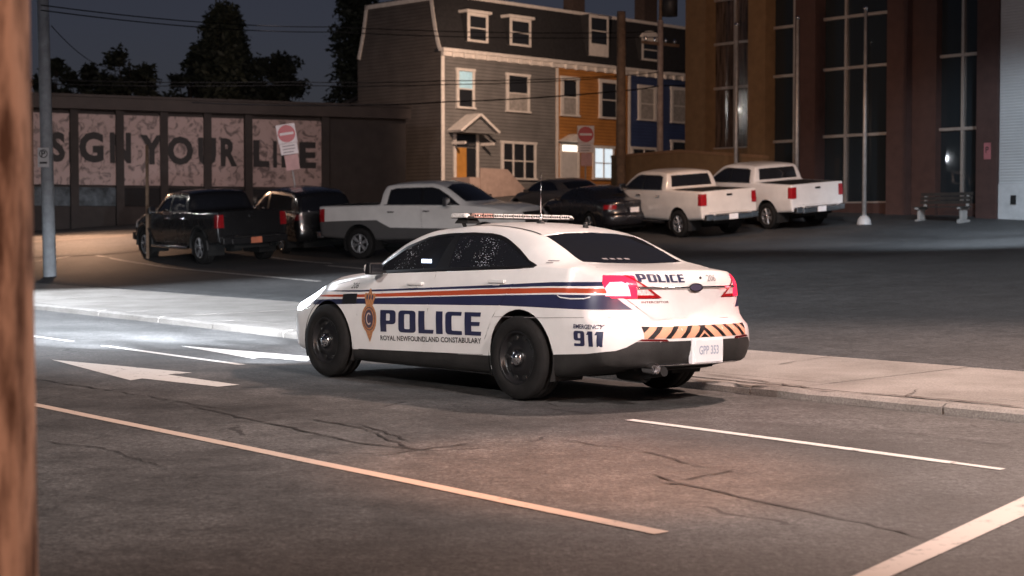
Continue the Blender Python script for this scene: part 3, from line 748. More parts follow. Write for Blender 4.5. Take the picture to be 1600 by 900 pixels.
# lettering
def fit_side(vf, x0, x1, z0, z1, h):
    """text running rearwards from x0 to x1 with the baseline rising from z0 to z1"""
    v, f = fit_text(vf, x0-x1, h); return [(x0-a, z0+(z1-z0)*a/(x0-x1)+b) for a, b in v], [t[::-1] for t in f]
for s in (1, -1):
    if s == 1:
        v, f = fit_side(block_text('POLICE'), 1.99, .502, .486, .520, .205)
        side_decal('police_lettering', v, f, M['navy'])
        v, f = fit_side(font_text('ROYAL NEWFOUNDLAND CONSTABULARY', .018), 1.998, .507, .402, .452, .048)
        side_decal('force_lettering', v, f, M['ink'])
        v, f = fit_side(block_text('911'), -.665, -.965, .497, .500, .125); side_decal('emergency_number', v, f, M['navy'])
        v, f = fit_side(font_text('EMERGENCY', .022), -.665, -.955, .640, .642, .036); side_decal('emergency_lettering', v, f, M['navy'])
        v, f = fit_side(font_text('206', 0), 2.505, 2.39, .880, .882, .055); side_decal('unit_number', [(a-.25*(b-.88), b) for a, b in v], f, M['ink'])
v, f = fit_text(block_text('POLICE'), .455, .066); rear_decal('police_lettering', [(.570-a, 1.024+b-.004*a/.45) for a, b in v], f, M['navy'], .005)
v, f = fit_text(font_text('206', 0), .12, .055); rear_decal('unit_number', [(-.165-a, 1.026+b) for a, b in v], f, M['grey_ink'], .005)
v, f = fit_text(font_text('INTERCEPTOR', .01), .26, .017); rear_decal('badge_lettering', [(.55-a, .852+b) for a, b in v], f, M['red_dark'])
for zc, wd in ((1.183, .10), (1.166, .07)): side_decal('pillar_lettering', [(-.20, zc), (-.20-wd, zc), (-.20-wd, zc+.008), (-.20, zc+.008)], [(0, 1, 2, 3)], M['grey_ink'])
# crest on the front door
cx, cz = 2.168, .600
def ell(a, b, n=28, x=cx, z=cz): return [(x+a*math.cos(2*math.pi*i/n), z+b*math.sin(2*math.pi*i/n)) for i in range(n)]
side_decal('crest', *poly_shape(ell(.118, .140)), M['gold'], .003)
side_decal('crest', *poly_shape(ell(.094, .112)), M['crest_blue'], .0042); side_decal('crest', *poly_shape(ell(.086, .103)), M['gold'], .0048)
side_decal('crest', *poly_shape(ell(.066, .088)), M['crest_blue'], .0056)
carc = [(cx-.0+.036*math.cos(an)*-1, cz+.052*math.sin(an)) for an in [R(d) for d in range(45, 320, 15)]]
side_decal('crest_letter', *ribbon(carc, .014), M['cream'], .0066)
crown = [(cx+.058, cz+.130), (cx-.058, cz+.130), (cx-.064, cz+.165), (cx-.092, cz+.215), (cx-.078, cz+.245), (cx-.035, cz+.240), (cx-.018, cz+.262), (cx+.018, cz+.262), (cx+.035, cz+.240), (cx+.078, cz+.245), (cx+.092, cz+.215), (cx+.064, cz+.165)]
side_decal('crest', *poly_shape(crown), M['gold'], .0036)
side_decal('crest', *poly_shape(ell(.016, .020, 12, cx, cz+.268)), M['gold'], .0042)
for dx in (-.042, 0, .042): side_decal('crest', *poly_shape(ell(.014, .026, 10, cx+dx, cz+.205)), M['crest_blue'], .0048)
side_decal('crest', [(cx+.062, cz-.105), (cx+.03, cz-.175), (cx, cz-.222), (cx-.03, cz-.175), (cx-.062, cz-.105)], [(0, 1, 2, 3, 4)], M['gold'], .0034)
# door handles, fuel flap, seams
for s in (1, -1):
    for xc, zc in ((1.47, .955), (.315, 1.003)):
        h0 = tree.ray_cast(Vector((xc, 3*s, zc)), Vector((0, -s, 0)))[0]
        hb = MB(); hb.box((xc, h0.y+s*.022, zc), (.215, .022, .034)); hb.box((xc-.09, h0.y+s*.006, zc), (.03, .03, .03)); hb.box((xc+.09, h0.y+s*.006, zc), (.03, .03, .03)); hb.box((xc+.02, h0.y+s*.004, zc-.014), (.10, .02, .05), 0)
        hb.build('door_handle', M['white'], car, bevel=.008)
fl = [(-.47, .925), (-.80, .905), (-.83, .890), (-.80, .876), (-.50, .882), (-.45, .9)]
side_decal('fuel_flap_line', *ribbon([(-.46, .905), (-.50, .889), (-.62, .882), (-.76, .886), (-.81, .901)], .009), M['white'], .004)
for s in (1, -1):
    side_decal('panel_seam', *ribbon([(.33, .694), (.2, .70), (-.3, .712), (-1.05, .745)], .004), M['grey_ink'], .002, sgn=s)
    side_decal('panel_seam', *ribbon([(3.12, .80), (2.85, .90), (2.40, .985)], .004), M['grey_ink'], .002, sgn=s)
def top_decal(name, v, f, m, off=.003): return project(name, v, f, (0, 0, 3), XA, YA, -ZA, tree, m, car, off)
for s in (1, -1): top_decal('roof_seam', *ribbon([(.13, s*.575), (.4, s*.57), (.8, s*.565), (1.2, s*.572)], .02), M['trim'])
# mirrors
for s in (1, -1):
    mb = MB(); mb.box((1.99, s*1.015, 1.082), (.085, .17, .115), 0, top=.84); mb.box((2.04, s*1.01, 1.08), (.06, .13, .09), 0, top=.75); mb.box((2.0, s*.925, 1.05), (.06, .10, .03), 0)
    mo = mb.build('wing_mirror', M['trim'], car, bevel=.02, segs=3)
    g = MB(); g.box((1.944, s*1.015, 1.082), (.006, .13, .085)); g.build('mirror_glass', M['glass'], mo)
    g = MB(); g.box((2.072, s*1.02, 1.084), (.014, .10, .065)); g.build('mirror_cap', M['white'], mo, bevel=.01)
# light bar
lb = MB(); lb.box((1.16, 0, 1.567), (.27, 1.30, .022), 0); lb.box((1.16, 0, 1.60), (.20, 1.26, .012), 0)
for s in (1, -1):
    lb.box((1.16, s*.56, 1.535), (.20, .16, .05), 0, top=.7); lb.box((1.16, s*.60, 1.50), (.05, .015, .10), 0, rot=Matrix.Rotation(s*-.5, 3, 'X'))
lbo = lb.build('light_bar', M['black'], car, bevel=.006)
for i in range(10):
    y = -.60+1.2*(i+.5)/10
    for sx in (1, -1):
        mo = MB(); mo.box((1.16+sx*.10, y, 1.584), (.075, .112, .038), 0, top=.92)
        for k in range(4): mo.cyl((1.16+sx*.137, y-.042+.028*k, 1.583), (1.16+sx*.1395, y-.042+.028*k, 1.583), .011, .011, 8, 1)
        mo.build('lamp_module', [M['lens_red_led'] if (y > .34 and y < .55) else M['lens_clear'], M['chrome']], lbo, bevel=.006)
for s in (1, -1):
    e_ = MB(); e_.box((1.16, s*.645, 1.582), (.24, .075, .042), 0, top=.8); e_.build('end_lens', M['lens_clear'], lbo, bevel=.014, segs=3)
an = MB(); an.cyl((.60, .16, 1.505), (.60, .16, 1.535), .042, .034, 14); an.cyl((.60, .16, 1.53), (.60, .16, 1.60), .014, .010, 10, 1); an.cyl((.60, .16, 1.60), (.60, .16, 1.98), .0045, .003, 6, 1)
an.build('antenna', [M['black'], M['chrome']], car)
an = MB(); an.cyl((.28, -.10, 1.475), (.28, -.10, 1.53), .03, .016, 12); an.build('antenna', M['black'], car)
bm.free()
# ------------------------------------------------------------------ parked vehicles
def pose(o, p, heading, local, lift=0.0):
    """stand o on the sloping lot: local point (x, y, 0) of the vehicle on ground point p, nose towards heading"""
    e = .5; gx = (ground_z(p.x+e, p.y)-ground_z(p.x-e, p.y))/(2*e); gy = (ground_z(p.x, p.y+e)-ground_z(p.x, p.y-e))/(2*e)
    up = Vector((-gx, -gy, 1)).normalized(); h = Vector((heading[0], heading[1], 0)); f = (h-up*h.dot(up)).normalized(); l = up.cross(f)
    m = Matrix((f, l, up)).transposed()
    o.rotation_euler = m.to_euler(); o.location = p - m @ Vector((local[0], local[1], 0)) + up*lift

def build_pickup(name, label, paint, group=None, low=None, wheel='alloy', chrome=True, tail_m=None, plate_c=None, rear_glass=None, fender_flare=False, wr=.40):
    t = thing(name, label, 'pickup truck', group=group)
    S = dict(sr=-1.2, sf=4.65, s0r=-.95, s0f=3.9, amp_r=.03, pr=9, amp_f=.42, pf=2.6, ledge=.6,
        tail=[(.4, -1.2), (1.36, -1.2)], wtail=[(.4, .95), (1.0, 1.0), (1.4, .97)],
        nose=[(.4, 4.62), (.8, 4.70), (1.05, 4.66), (1.25, 4.52)], wnose=[(.4, .98), (1.3, .97)],
        stations=linspace(-1.2, -.96, 4)+linspace(-.8, .45, 9)+linspace(.52, .86, 12)+linspace(.95, 2.3, 12)+linspace(2.36, 3.36, 16)+linspace(3.45, 3.9, 5)+linspace(3.98, 4.65, 11),
        curves=dict(
            ztop=[(-1.2, 1.395), (.56, 1.40), (.62, 1.42), (.70, 1.70), (.80, 1.885), (1.1, 1.945), (1.6, 1.96), (2.1, 1.945), (2.4, 1.88), (2.9, 1.62), (3.25, 1.41), (3.38, 1.36), (4.0, 1.33), (4.4, 1.29), (4.65, 1.22)],
            zbelt=[(-1.2, 1.36), (.56, 1.36), (.8, 1.36), (2.0, 1.335), (3.2, 1.30), (4.0, 1.23), (4.65, 1.10)],
            wbelt=[(-1.2, .97), (3.2, .96), (4.0, .93), (4.65, .88)], wmax=[(-1.2, 1.0), (3.4, 1.0), (4.0, 1.0), (4.65, .97)],
            wroof=[(-1.2, .93), (.56, .93), (.66, .86), (.80, .79), (1.3, .765), (2.2, .765), (2.6, .80), (3.0, .83), (3.3, .83), (4.0, .78), (4.65, .70)],
            zroof=[(-1.2, 1.385), (.56, 1.385), (.64, 1.43), (.72, 1.72), (.82, 1.845), (1.2, 1.875), (2.1, 1.87), (2.35, 1.825), (2.7, 1.65), (3.05, 1.43), (3.3, 1.345), (4.0, 1.285), (4.65, 1.16)],
            zb=[(-1.2, .58), (-.5, .52), (.6, .47), (3.2, .47), (4.65, .50)]))
    bm = loft(S); s = Shell(bm); s.mat_index(paint)
    sd = lambda c, n: abs(n.y) > .25
    if low: s.region([(-1.5, .98), (-.3, 1.0), (.55, 1.0), (.95, .80), (3.0, .74), (4.8, .80), (4.8, .3), (-1.5, .3)], 'side', mat=low)
    s.region([(2.98, 1.34), (2.96, .60), (1.90, .60), (1.88, 1.345)], 'side', part='front_door', cond=lambda c, n: abs(c.y) > .7 and c.z < 1.36)
    s.region([(1.88, 1.345), (1.90, .60), (.82, .60), (.80, 1.37)], 'side', part='rear_door', cond=lambda c, n: abs(c.y) > .7 and c.z < 1.39)
    s.region([(3.0, 1.33), (.86, 1.38), (.93, 1.76), (1.1, 1.80), (2.15, 1.80), (2.35, 1.75), (2.65, 1.58)], 'side', part='window_trim', cond=lambda c, n: abs(n.y) > .35 and c.z > 1.3)
    s.region([(2.92, 1.36), (1.95, 1.385), (1.93, 1.775), (2.13, 1.775), (2.32, 1.725), (2.6, 1.565)], 'side', part='front_side_window', cond=lambda c, n: abs(n.y) > .35 and c.z > 1.3)
    s.region([(1.85, 1.39), (.92, 1.41), (.97, 1.74), (1.12, 1.775), (1.85, 1.775)], 'side', part='rear_side_window', cond=lambda c, n: abs(n.y) > .35 and c.z > 1.3)
    s.region([(.74, 1.46), (.68, 1.80), (-.68, 1.80), (-.74, 1.46)], 'rear', part='rear_window', cond=lambda c, n: .58 < c.x < .95 and n.x < -.3)
    s.region([(.80, 1.42), (.72, 1.78), (.3, 1.86), (-.3, 1.86), (-.72, 1.78), (-.80, 1.42), (0, 1.40)], 'rear', part='windshield', cond=lambda c, n: 2.3 < c.x < 3.4 and n.x > .2)
    s.region([(-1.08, -.86), (.50, -.86), (.50, .86), (-1.08, .86)], 'top', part='cargo_bed', cond=lambda c, n: n.z > .7 and c.z > 1.3)
    s.region([(.79, .76), (.79, 1.45), (-.79, 1.45), (-.79, .76)], 'rear', part='tailgate', cond=lambda c, n: c.x < -1.10 and n.x < -.3)
    for g in (1, -1):
        s.region([(g*.81, .98), (g*1.1, .98), (g*1.1, 1.32), (g*.81, 1.32)], 'rear', part='tail_light', cond=lambda c, n: c.x < -1.03)
        s.region([(g*.62, .92), (g*1.1, .92), (g*1.1, 1.14), (g*.62, 1.10)], 'rear', part='headlight', cond=lambda c, n: c.x > 4.22)
    s.region([(.60, .78), (.60, 1.12), (-.60, 1.12), (-.60, .78)], 'rear', part='grille', cond=lambda c, n: c.x > 4.3)
    for x in (0, 3.7): s.region(circle_poly(x, wr+.02, wr+.085, 30), 'side', part='opening', cond=lambda c, n: abs(c.y) > .5)
    s.cut()
    E = lambda part, nm, mats=None, **k: s.extract(part, nm, mats, t, **k)
    E('body', 'body')
    for sel in (lambda c: c.y > 0, lambda c: c.y <= 0):
        E('front_door', 'front_door', sel=sel, inset=.006); E('rear_door', 'rear_door', sel=sel, inset=.006); E('window_trim', 'window_trim', [M['trim']], sel=sel)
        E('front_side_window', 'side_window', [M['glass']], sel=sel, offset=.006); E('rear_side_window', 'side_window', [M['glass']], sel=sel, offset=.006)
        E('tail_light', 'tail_light', [tail_m or M['red_lens']], sel=sel, offset=-.008); E('headlight', 'headlight', [M['lens_clear']], sel=sel, offset=-.004)
    E('rear_window', 'rear_window', [rear_glass or M['glass']], offset=.006); E('windshield', 'windshield', [M['glass']], offset=.006)
    E('cargo_bed', 'cargo_bed', [M['clad']], offset=.48, skirt=-.48); tg = E('tailgate', 'tailgate', inset=.008); E('grille', 'grille', [M['black']], offset=.02)
    h = MB(); h.box((-1.218, 0, 1.26), (.02, .20, .055)); h.build('tailgate_handle', M['trim'], tg, bevel=.01)
    b = MB(); bump_m = M['chrome'] if chrome else M['trim']
    b.box((-1.30, 0, .62), (.20, 1.40, .17)); b.box((-1.27, .80, .64), (.20, .26, .19)); b.box((-1.27, -.80, .64), (.20, .26, .19))
    bo = b.build('rear_bumper', bump_m, t, bevel=.03, segs=3)
    b = MB(); b.box((-1.405, 0, .63), (.012, .31, .155)); b.build('licence_plate', plate_c or M['plate'], bo)
    b = MB(); b.box((-1.36, 0, .725), (.10, 1.2, .016)); b.build('step_pad', M['black'], bo)
    b = MB(); b.box((4.68, 0, .66), (.22, 1.86, .24)); b.build('front_bumper', bump_m, t, bevel=.05, segs=3)
    w = MB()
    for x in (0, 3.7):
        for g in (1, -1): wheel_well(w, x, wr+.02, wr+.09, g*.985, g*.5)
    w.bbox((-1.1, -.5, .42), (4.4, .5, .62)); w.cyl((0, -.7, wr), (0, .7, wr), .06); w.box((0, 0, wr), (.3, .34, .3)); w.bbox((.6, -.85, .45), (3.1, .85, .58)); w.tube([(-.7, -.45, .45), (-1.15, -.55, .48)], .04, 8)
    w.build('underbody', M['under'], t, fix=False)
    if fender_flare:
        w = MB()
        for x in (0, 3.7):
            for g in (1, -1): w.tube([(x+(wr+.105)*math.cos(R(a)), g*1.0, wr+.02+(wr+.105)*math.sin(R(a))) for a in range(-5, 190, 12)], .035, 6)
        w.build('fender_flares', M['black'], t, fix=False)
    for x in (0, 3.7):
        for g in (1, -1): make_wheel(t, x, g*.86, wr, .27, g, wheel, M, wr*.60)
    for g in (1, -1):
        b = MB(); b.box((2.72, g*1.14, 1.42), (.12, .22, .21), 0, top=.9); b.box((2.75, g*1.0, 1.38), (.06, .14, .04)); mo = b.build('wing_mirror', M['chrome'] if chrome else M['trim'], t, bevel=.03, segs=3)
        b = MB(); b.box((2.655, g*1.14, 1.42), (.006, .18, .17)); b.build('mirror_glass', M['glass'], mo)
        for xx in (2.05, 1.0):
            b = MB(); b.box((xx, g*1.012, 1.20), (.20, .03, .035)); b.build('door_handle', M['chrome'], t, bevel=.01)
    b = MB()
    for g in (1, -1): b.tube([(.75, g*.98, .44), (.9, g*1.02, .42), (3.1, g*1.02, .42), (3.2, g*.98, .44)], .045, 8)
    b.build('running_boards', M['chrome'] if fender_flare else M['trim'], t, fix=False)
    for g in (1, -1):
        b = MB(); b.tube([(.80, g*.972, 1.385), (1.9, g*.968, 1.365), (3.0, g*.962, 1.335)], .012, 6); b.build('belt_moulding', M['chrome'], t, fix=False)
    bm.free(); return t

def scale_shape(S, kz, kx=1.0):
    S2 = dict(S); S2['curves'] = {k: [(a, b*(kz if k[0] == 'z' else 1)) for a, b in v] for k, v in S['curves'].items()}; return S2
def build_sedan(name, label, cat, paint, kz=.95, suv=False, lamp=None, group=None):
    t = thing(name, label, cat, group=group)
    S = scale_shape(SH, kz); Tp = [(a, b*kz) for a, b in T]; G1 = [(2.13, 1.064), (1.262, 1.100), (1.20, 1.398), (1.29, 1.395), (1.57, 1.358), (1.82, 1.275), (2.05, 1.145)]
    G2 = [(1.075, 1.108), (-.06, 1.148), (.05, 1.188), (.22, 1.262), (.38, 1.328), (.58, 1.382), (.94, 1.404), (1.125, 1.402)]
    kz2 = 1.0
    if suv:
        S = dict(SH); c = dict(SH['curves']); kz2 = 1.0
        c['ztop'] = [(-1.2, 1.70), (-1.1, 1.74), (-.6, 1.80), (.2, 1.85), (1.0, 1.85), (1.35, 1.80), (1.85, 1.58), (2.2, 1.40), (2.45, 1.28), (3.2, 1.2), (3.93, 1.0)]
        c['zroof'] = [(-1.2, 1.60), (-.9, 1.69), (-.4, 1.74), (.6, 1.77), (1.2, 1.76), (1.5, 1.70), (1.85, 1.54), (2.2, 1.33), (2.4, 1.25), (3.2, 1.16), (3.93, .95)]
        c['zbelt'] = [(-1.2, 1.20), (0, 1.20), (1.2, 1.18), (2.2, 1.15), (3.2, 1.08), (3.93, .88)]
        c['wroof'] = [(-1.2, .70), (-.6, .70), (1.2, .69), (1.85, .74), (2.25, .80), (3.2, .72), (3.93, .6)]; c['zb'] = [(-1.2, .40), (0, .32), (3.93, .34)]
        S['curves'] = c; S['tail'] = [(.3, -1.15), (.6, -1.27), (.9, -1.23), (1.2, -1.20), (1.5, -1.08), (1.75, -.93)]; S['wtail'] = [(.3, .92), (1.2, .9), (1.8, .74)]; S['nose'] = [(.2, 3.85), (.6, 3.95), (1.1, 3.8)]
        S['amp_r'] = .25; S['pr'] = 3.2
        Tp = [(2.2, 1.17), (-.72, 1.235), (-.66, 1.62), (-.4, 1.68), (1.2, 1.70), (1.5, 1.645), (1.85, 1.49)]
        G1 = [(2.05, 1.20), (1.27, 1.215), (1.22, 1.67), (1.48, 1.62), (1.82, 1.465)]; G2 = [(1.1, 1.22), (-.60, 1.26), (-.56, 1.60), (-.38, 1.65), (1.12, 1.67)]
    else:
        G1 = [(a, b*kz) for a, b in G1]; G2 = [(a, b*kz) for a, b in G2]; kz2 = kz
    bm = loft(S); s = Shell(bm); s.mat_index(paint)
    zt = 1.16 if suv else 1.0*kz
    gcs = lambda c, n: abs(c.y) > .5 and c.z > zt and abs(n.y) > .3
    zd = 1.2 if suv else 1.08*kz
    s.region([(2.372, zd-.03), (2.388, .30), (1.345, .32), (1.205, zd)], 'side', part='front_door', cond=lambda c, n: abs(c.y) > .6 and c.z < zd+.02)
    s.region([(1.205, zd), (1.345, .32), (.498, .351), (.42, .57), (.256, .80), (.06, zd+.02)], 'side', part='rear_door', cond=lambda c, n: abs(c.y) > .6 and c.z < zd+.04)
    s.region(Tp, 'side', part='window_trim', cond=gcs); s.region(G1, 'side', part='front_side_window', cond=gcs); s.region(G2, 'side', part='rear_side_window', cond=gcs)
    if suv:
        s.region([(.74, 1.22), (.62, 1.62), (-.62, 1.62), (-.74, 1.22)], 'rear', part='rear_window', cond=lambda c, n: c.x < -.7 and n.x < -.3)
        s.region([(.76, 1.32), (.62, 1.70), (-.62, 1.70), (-.76, 1.32)], 'rear', part='windshield', cond=lambda c, n: 1.2 < c.x < 2.5 and n.x > .15)
        lz0, lz1, pz = 1.0, 1.16, .80
    else:
        s.region([(y, z*kz) for y, z in ((.615, 1.182), (.56, 1.405), (0, 1.44), (-.56, 1.405), (-.615, 1.182), (0, 1.168))], 'rear', part='rear_window', cond=lambda c, n: -.54 < c.x < .32 and n.x < -.1 and n.z > .1)
        s.region([(y, z*kz) for y, z in ((.735, 1.085), (.60, 1.435), (0, 1.487), (-.60, 1.435), (-.735, 1.085), (0, 1.072))], 'rear', part='windshield', cond=lambda c, n: 1.25 < c.x < 2.5 and n.x > .12)
        lz0, lz1, pz = .84, .98, .80
        s.region([(.62, .72), (.62, 1.2), (-.62, 1.2), (-.62, .72)], 'rear', part='trunk_lid', cond=lambda c, n: c.x < -.49 and c.z > .70)
    for g in (1, -1):
        s.region([(g*(.72 if suv else .55), lz0), (g*1.1, lz0), (g*1.1, lz1), (g*(.72 if suv else .55), lz1)], 'rear', part='tail_light', cond=lambda c, n: c.x < (-.95 if suv else -.82))
        s.region([(g*.5, .62), (g*1.1, .62), (g*1.1, .80), (g*.5, .76)], 'rear', part='headlight', cond=lambda c, n: c.x > 3.2)
    s.region([(.48, .40), (.48, .74), (-.48, .74), (-.48, .40)], 'rear', part='grille', cond=lambda c, n: c.x > 3.3)
    for x, r in ((0, .40), (2.868, .40)): s.region(circle_poly(x, .35, r, 30), 'side', part='opening', cond=lambda c, n: abs(c.y) > .5)
    s.cut()
    E = lambda part, nm, mats=None, **k: s.extract(part, nm, mats, t, **k)
    E('body', 'body')
    for sel in (lambda c: c.y > 0, lambda c: c.y <= 0):
        E('front_door', 'front_door', sel=sel, inset=.005); E('rear_door', 'rear_door', sel=sel, inset=.005); E('window_trim', 'window_trim', [M['trim']], sel=sel)
        E('front_side_window', 'side_window', [M['glass']], sel=sel, offset=.005); E('rear_side_window', 'side_window', [M['glass']], sel=sel, offset=.005)
        E('tail_light', 'tail_light', [lamp or M['red_lens']], sel=sel, offset=-.006); E('headlight', 'headlight', [M['lens_clear']], sel=sel)
    E('rear_window', 'rear_window', [M['glass']], offset=.005); E('windshield', 'windshield', [M['glass']], offset=.005); E('grille', 'grille', [M['black']])
    if not suv: E('trunk_lid', 'trunk_lid', inset=.004)
    w = MB()
    for x in (0, 2.868):
        for g in (1, -1): wheel_well(w, x, .35, .405, g*.92, g*.55)
    w.bbox((-.9, -.62, .2), (3.5, .62, .45)); w.build('underbody', M['under'], t, fix=False)
    for x in (0, 2.868):
        for g in (1, -1): make_wheel(t, x, g*.84, .345, .22, g, 'five', M, .225)
    xr = -1.265 if not suv else -1.235
    pb = MB(); pb.box((xr, 0, pz if suv else .80), (.02, .31, .155)); pb.build('licence_plate', M['plate'], t)
    for g in (1, -1):
        b = MB(); b.box((1.97, g*1.0, 1.05 if not suv else 1.22), (.10, .20, .13), 0, top=.85); b.box((2.0, g*.9, 1.02 if not suv else 1.19), (.05, .12, .03)); b.build('wing_mirror', paint, t, bevel=.02, segs=3)
    bm.free(); return t

def heading(deg): return (math.cos(R(deg)), math.sin(R(deg)))
blackp = paint_mat('black_car_paint', (.010, .010, .011), rough=.22); whitep = paint_mat('white_truck_paint', (.74, .73, .72)); tanw = paint_mat('pearl_white_truck_paint', (.70, .66, .62))
silver = paint_mat('silver_truck_paint', (.74, .73, .71), rough=.32); greyp = paint_mat('grey_truck_paint', (.09, .088, .088), rough=.35); navyb = paint_mat('dark_blue_car_paint', (.012, .013, .017), rough=.24)
G_ = 'vehicles parked on the lot'
v = build_pickup('pickup_truck', 'black lifted pickup truck with orange rear plate, at left of lot', blackp, G_, chrome=False, wheel='six', plate_c=mat('orange_plate', (.55, .17, .09), .5, var=.2), fender_flare=True, wr=.44)
pose(v, at_ground(318, 413), heading(125), (0, .99)); v.scale = (1.10, 1.10, 1.10)
v = build_sedan('parked_suv', 'black SUV parked between the lifted black pickup and the silver pickup', 'SUV', blackp, suv=True, group=G_, lamp=M['red_dark'])
pose(v, at_ground(444, 396), heading(119), (0, .95)); v.scale = (1.08, 1.08, 1.08)
v = build_pickup('pickup_truck', 'silver two-tone pickup truck facing right behind the police car', silver, G_, low=greyp, wheel='alloy')
pose(v, at_ground(566, 404), heading(-27), (0, -.99)); v.scale = (1.11, 1.11, 1.11)
v = build_sedan('parked_sedan', 'black sedan seen from behind, beyond the police car roof', 'car', navyb, group=G_, kz=.96)
pose(v, at_ground(921, 366), heading(117), (0, .95))
v = build_sedan('parked_sedan', 'dark car parked in front of the orange house, mostly hidden by the black sedan', 'car', greyp, group=G_, kz=.98)
pose(v, at_ground(868, 346), heading(119), (0, .95))
v = build_pickup('pickup_truck', 'pearl white pickup truck nearer the black sedan, with black tailgate handle', tanw, G_)
pose(v, at_ground(1062, 371), heading(119), (0, .99)); v.scale = (1.04, 1.04, 1.04)
v = build_pickup('pickup_truck', 'white pickup truck rightmost of the parked row, nearest the flagpoles', whitep, G_)
pose(v, at_ground(1200, 358), heading(119), (0, .99)); v.scale = (1.04, 1.04, 1.04)
# ------------------------------------------------------------------ ground, road, pavement, parking lot
def strip_mesh(name, m, als, cols_, zf, parent=None, kind='structure'):
    """sheet over (along, cross) : cols_(al) -> list of cross values"""
    vs = []; k = None
    for al in als:
        cs = cols_(al); k = len(cs)
        for c in cs:
            p = U*al + N*c; vs.append((p.x, p.y, zf(p.x, p.y, al, c)))
    fs = [(i*k+j, i*k+j+1, (i+1)*k+j+1, (i+1)*k+j) for i in range(len(als)-1) for j in range(k-1)]
    mb = MB(); mb.add(vs, fs, 0, True); o = mb.build(name, m, parent)
    if o.data.polygons[0].normal.z < 0: o.data.flip_normals()
    if kind and not parent: o['kind'] = kind
    return o
ALS = linspace(-60, 5, 14)+linspace(6, 45, 79)+linspace(48, 140, 30)
A_road = asphalt('road_asphalt', .058, tint=(1.03, 1.0, .98), crack=.43, patch=.5)
A_lot = asphalt('lot_asphalt', .036, tint=(1, 1, 1.02), crack=.35, patch=.22)
road = strip_mesh('road', A_road, ALS, lambda al: [-60, -30, -10, 0, 4, 6, 8, 9.07, CURB(al)-.35, CURB(al)-.004], lambda x, y, al, c: road_z(c))
lot = strip_mesh('parking_lot', A_lot, ALS, lambda al: [BACK(al)+d for d in (0, .03)] + [BACK(al)+d for d in linspace(1, 75, 75)] + [BACK(al)+d for d in (90, 120, 160)], lambda x, y, al, c: ground_z(x, y) if c > BACK(al)+.02 else SWZ+.005)
far = MB(); far.bbox((-900, -300, -.6), (900, 1200, -.5)); fo = far.build('ground', mat('far_ground', (.05, .05, .048), .9, var=.3)); fo['kind'] = 'structure'
# concrete pavement: kerb stone, gutter-side strip and slabs with joints
conc, nt, b = new_mat('pavement_concrete'); L = nt.links
geo = nd(nt, 'ShaderNodeNewGeometry')
n1_ = nd(nt, 'ShaderNodeTexNoise', Scale=.9, Detail=9.0, Roughness=.68); n2_ = nd(nt, 'ShaderNodeTexNoise', Scale=60.0, Detail=3.0)
L.new(geo.outputs['Position'], n1_.inputs['Vector']); L.new(geo.outputs['Position'], n2_.inputs['Vector'])
r1 = nd(nt, 'ShaderNodeValToRGB'); r1.color_ramp.elements[0].position = .3; r1.color_ramp.elements[1].position = .62; r1.color_ramp.elements[0].color = (.15, .135, .12, 1); r1.color_ramp.elements[1].color = (.27, .25, .23, 1)
L.new(n1_.outputs['Fac'], r1.inputs['Fac'])
r2 = nd(nt, 'ShaderNodeValToRGB'); r2.color_ramp.elements[0].position = .3; r2.color_ramp.elements[1].position = .7; r2.color_ramp.elements[0].color = (.72, .72, .72, 1); r2.color_ramp.elements[1].color = (1.2, 1.2, 1.2, 1); L.new(n2_.outputs['Fac'], r2.inputs['Fac'])
mx = nd(nt, 'ShaderNodeMix', data_type='RGBA', blend_type='MULTIPLY'); mx.inputs['Factor'].default_value = 1; L.new(r1.outputs['Color'], mx.inputs['A']); L.new(r2.outputs['Color'], mx.inputs['B']); L.new(mx.outputs['Result'], b.inputs['Base Color'])
bp = nd(nt, 'ShaderNodeBump', Strength=.5, Distance=.01); L.new(n2_.outputs['Fac'], bp.inputs['Height']); L.new(bp.outputs['Normal'], b.inputs['Normal']); b.inputs['Roughness'].default_value = .8
# slabs as separate blocks of one sheet: each a hair lower or higher than its neighbour
rs = random.Random(3); mb = MB(); al = -40.0
while al < 110:
    st = 1.75 if al < 60 else 8.0
    for (f0, f1) in ((.20, .50), (.50, 1.0)):
        a0, a1 = al+.003, al+st-.003; dz = rs.uniform(-.002, .002); q = []
        for aa in (a0, a1):
            for fr in (f0, f1):
                cb, bk = CURB(aa), BACK(aa); w = bk-cb
                c = cb+.17+.02 if fr == .20 else (cb+.17+(.42 if fr == .5 else w-.17) + (.0 if fr == 1.0 else (.004 if f0 == .5 else -.004)))
                p = U*aa+N*c; q.append(Vector((p.x, p.y, SWZ+.01*(c-cb)+dz)))
        bot = [v-Vector((0, 0, .12)) for v in q]
        mb.add(q+bot, [(0, 1, 3, 2), (0, 4, 5, 1), (2, 3, 7, 6), (0, 2, 6, 4), (1, 5, 7, 3)], 0)
    al += st
sw = mb.build('sidewalk', conc); sw['kind'] = 'structure'
# bedding below the slab joints
bed = strip_mesh('sidewalk_bed', mat('joint_dirt', (.17, .155, .14), .95, var=.4), ALS, lambda al: [CURB(al)+.15, BACK(al)+.01], lambda x, y, al, c: SWZ-.012, parent=sw, kind=None)
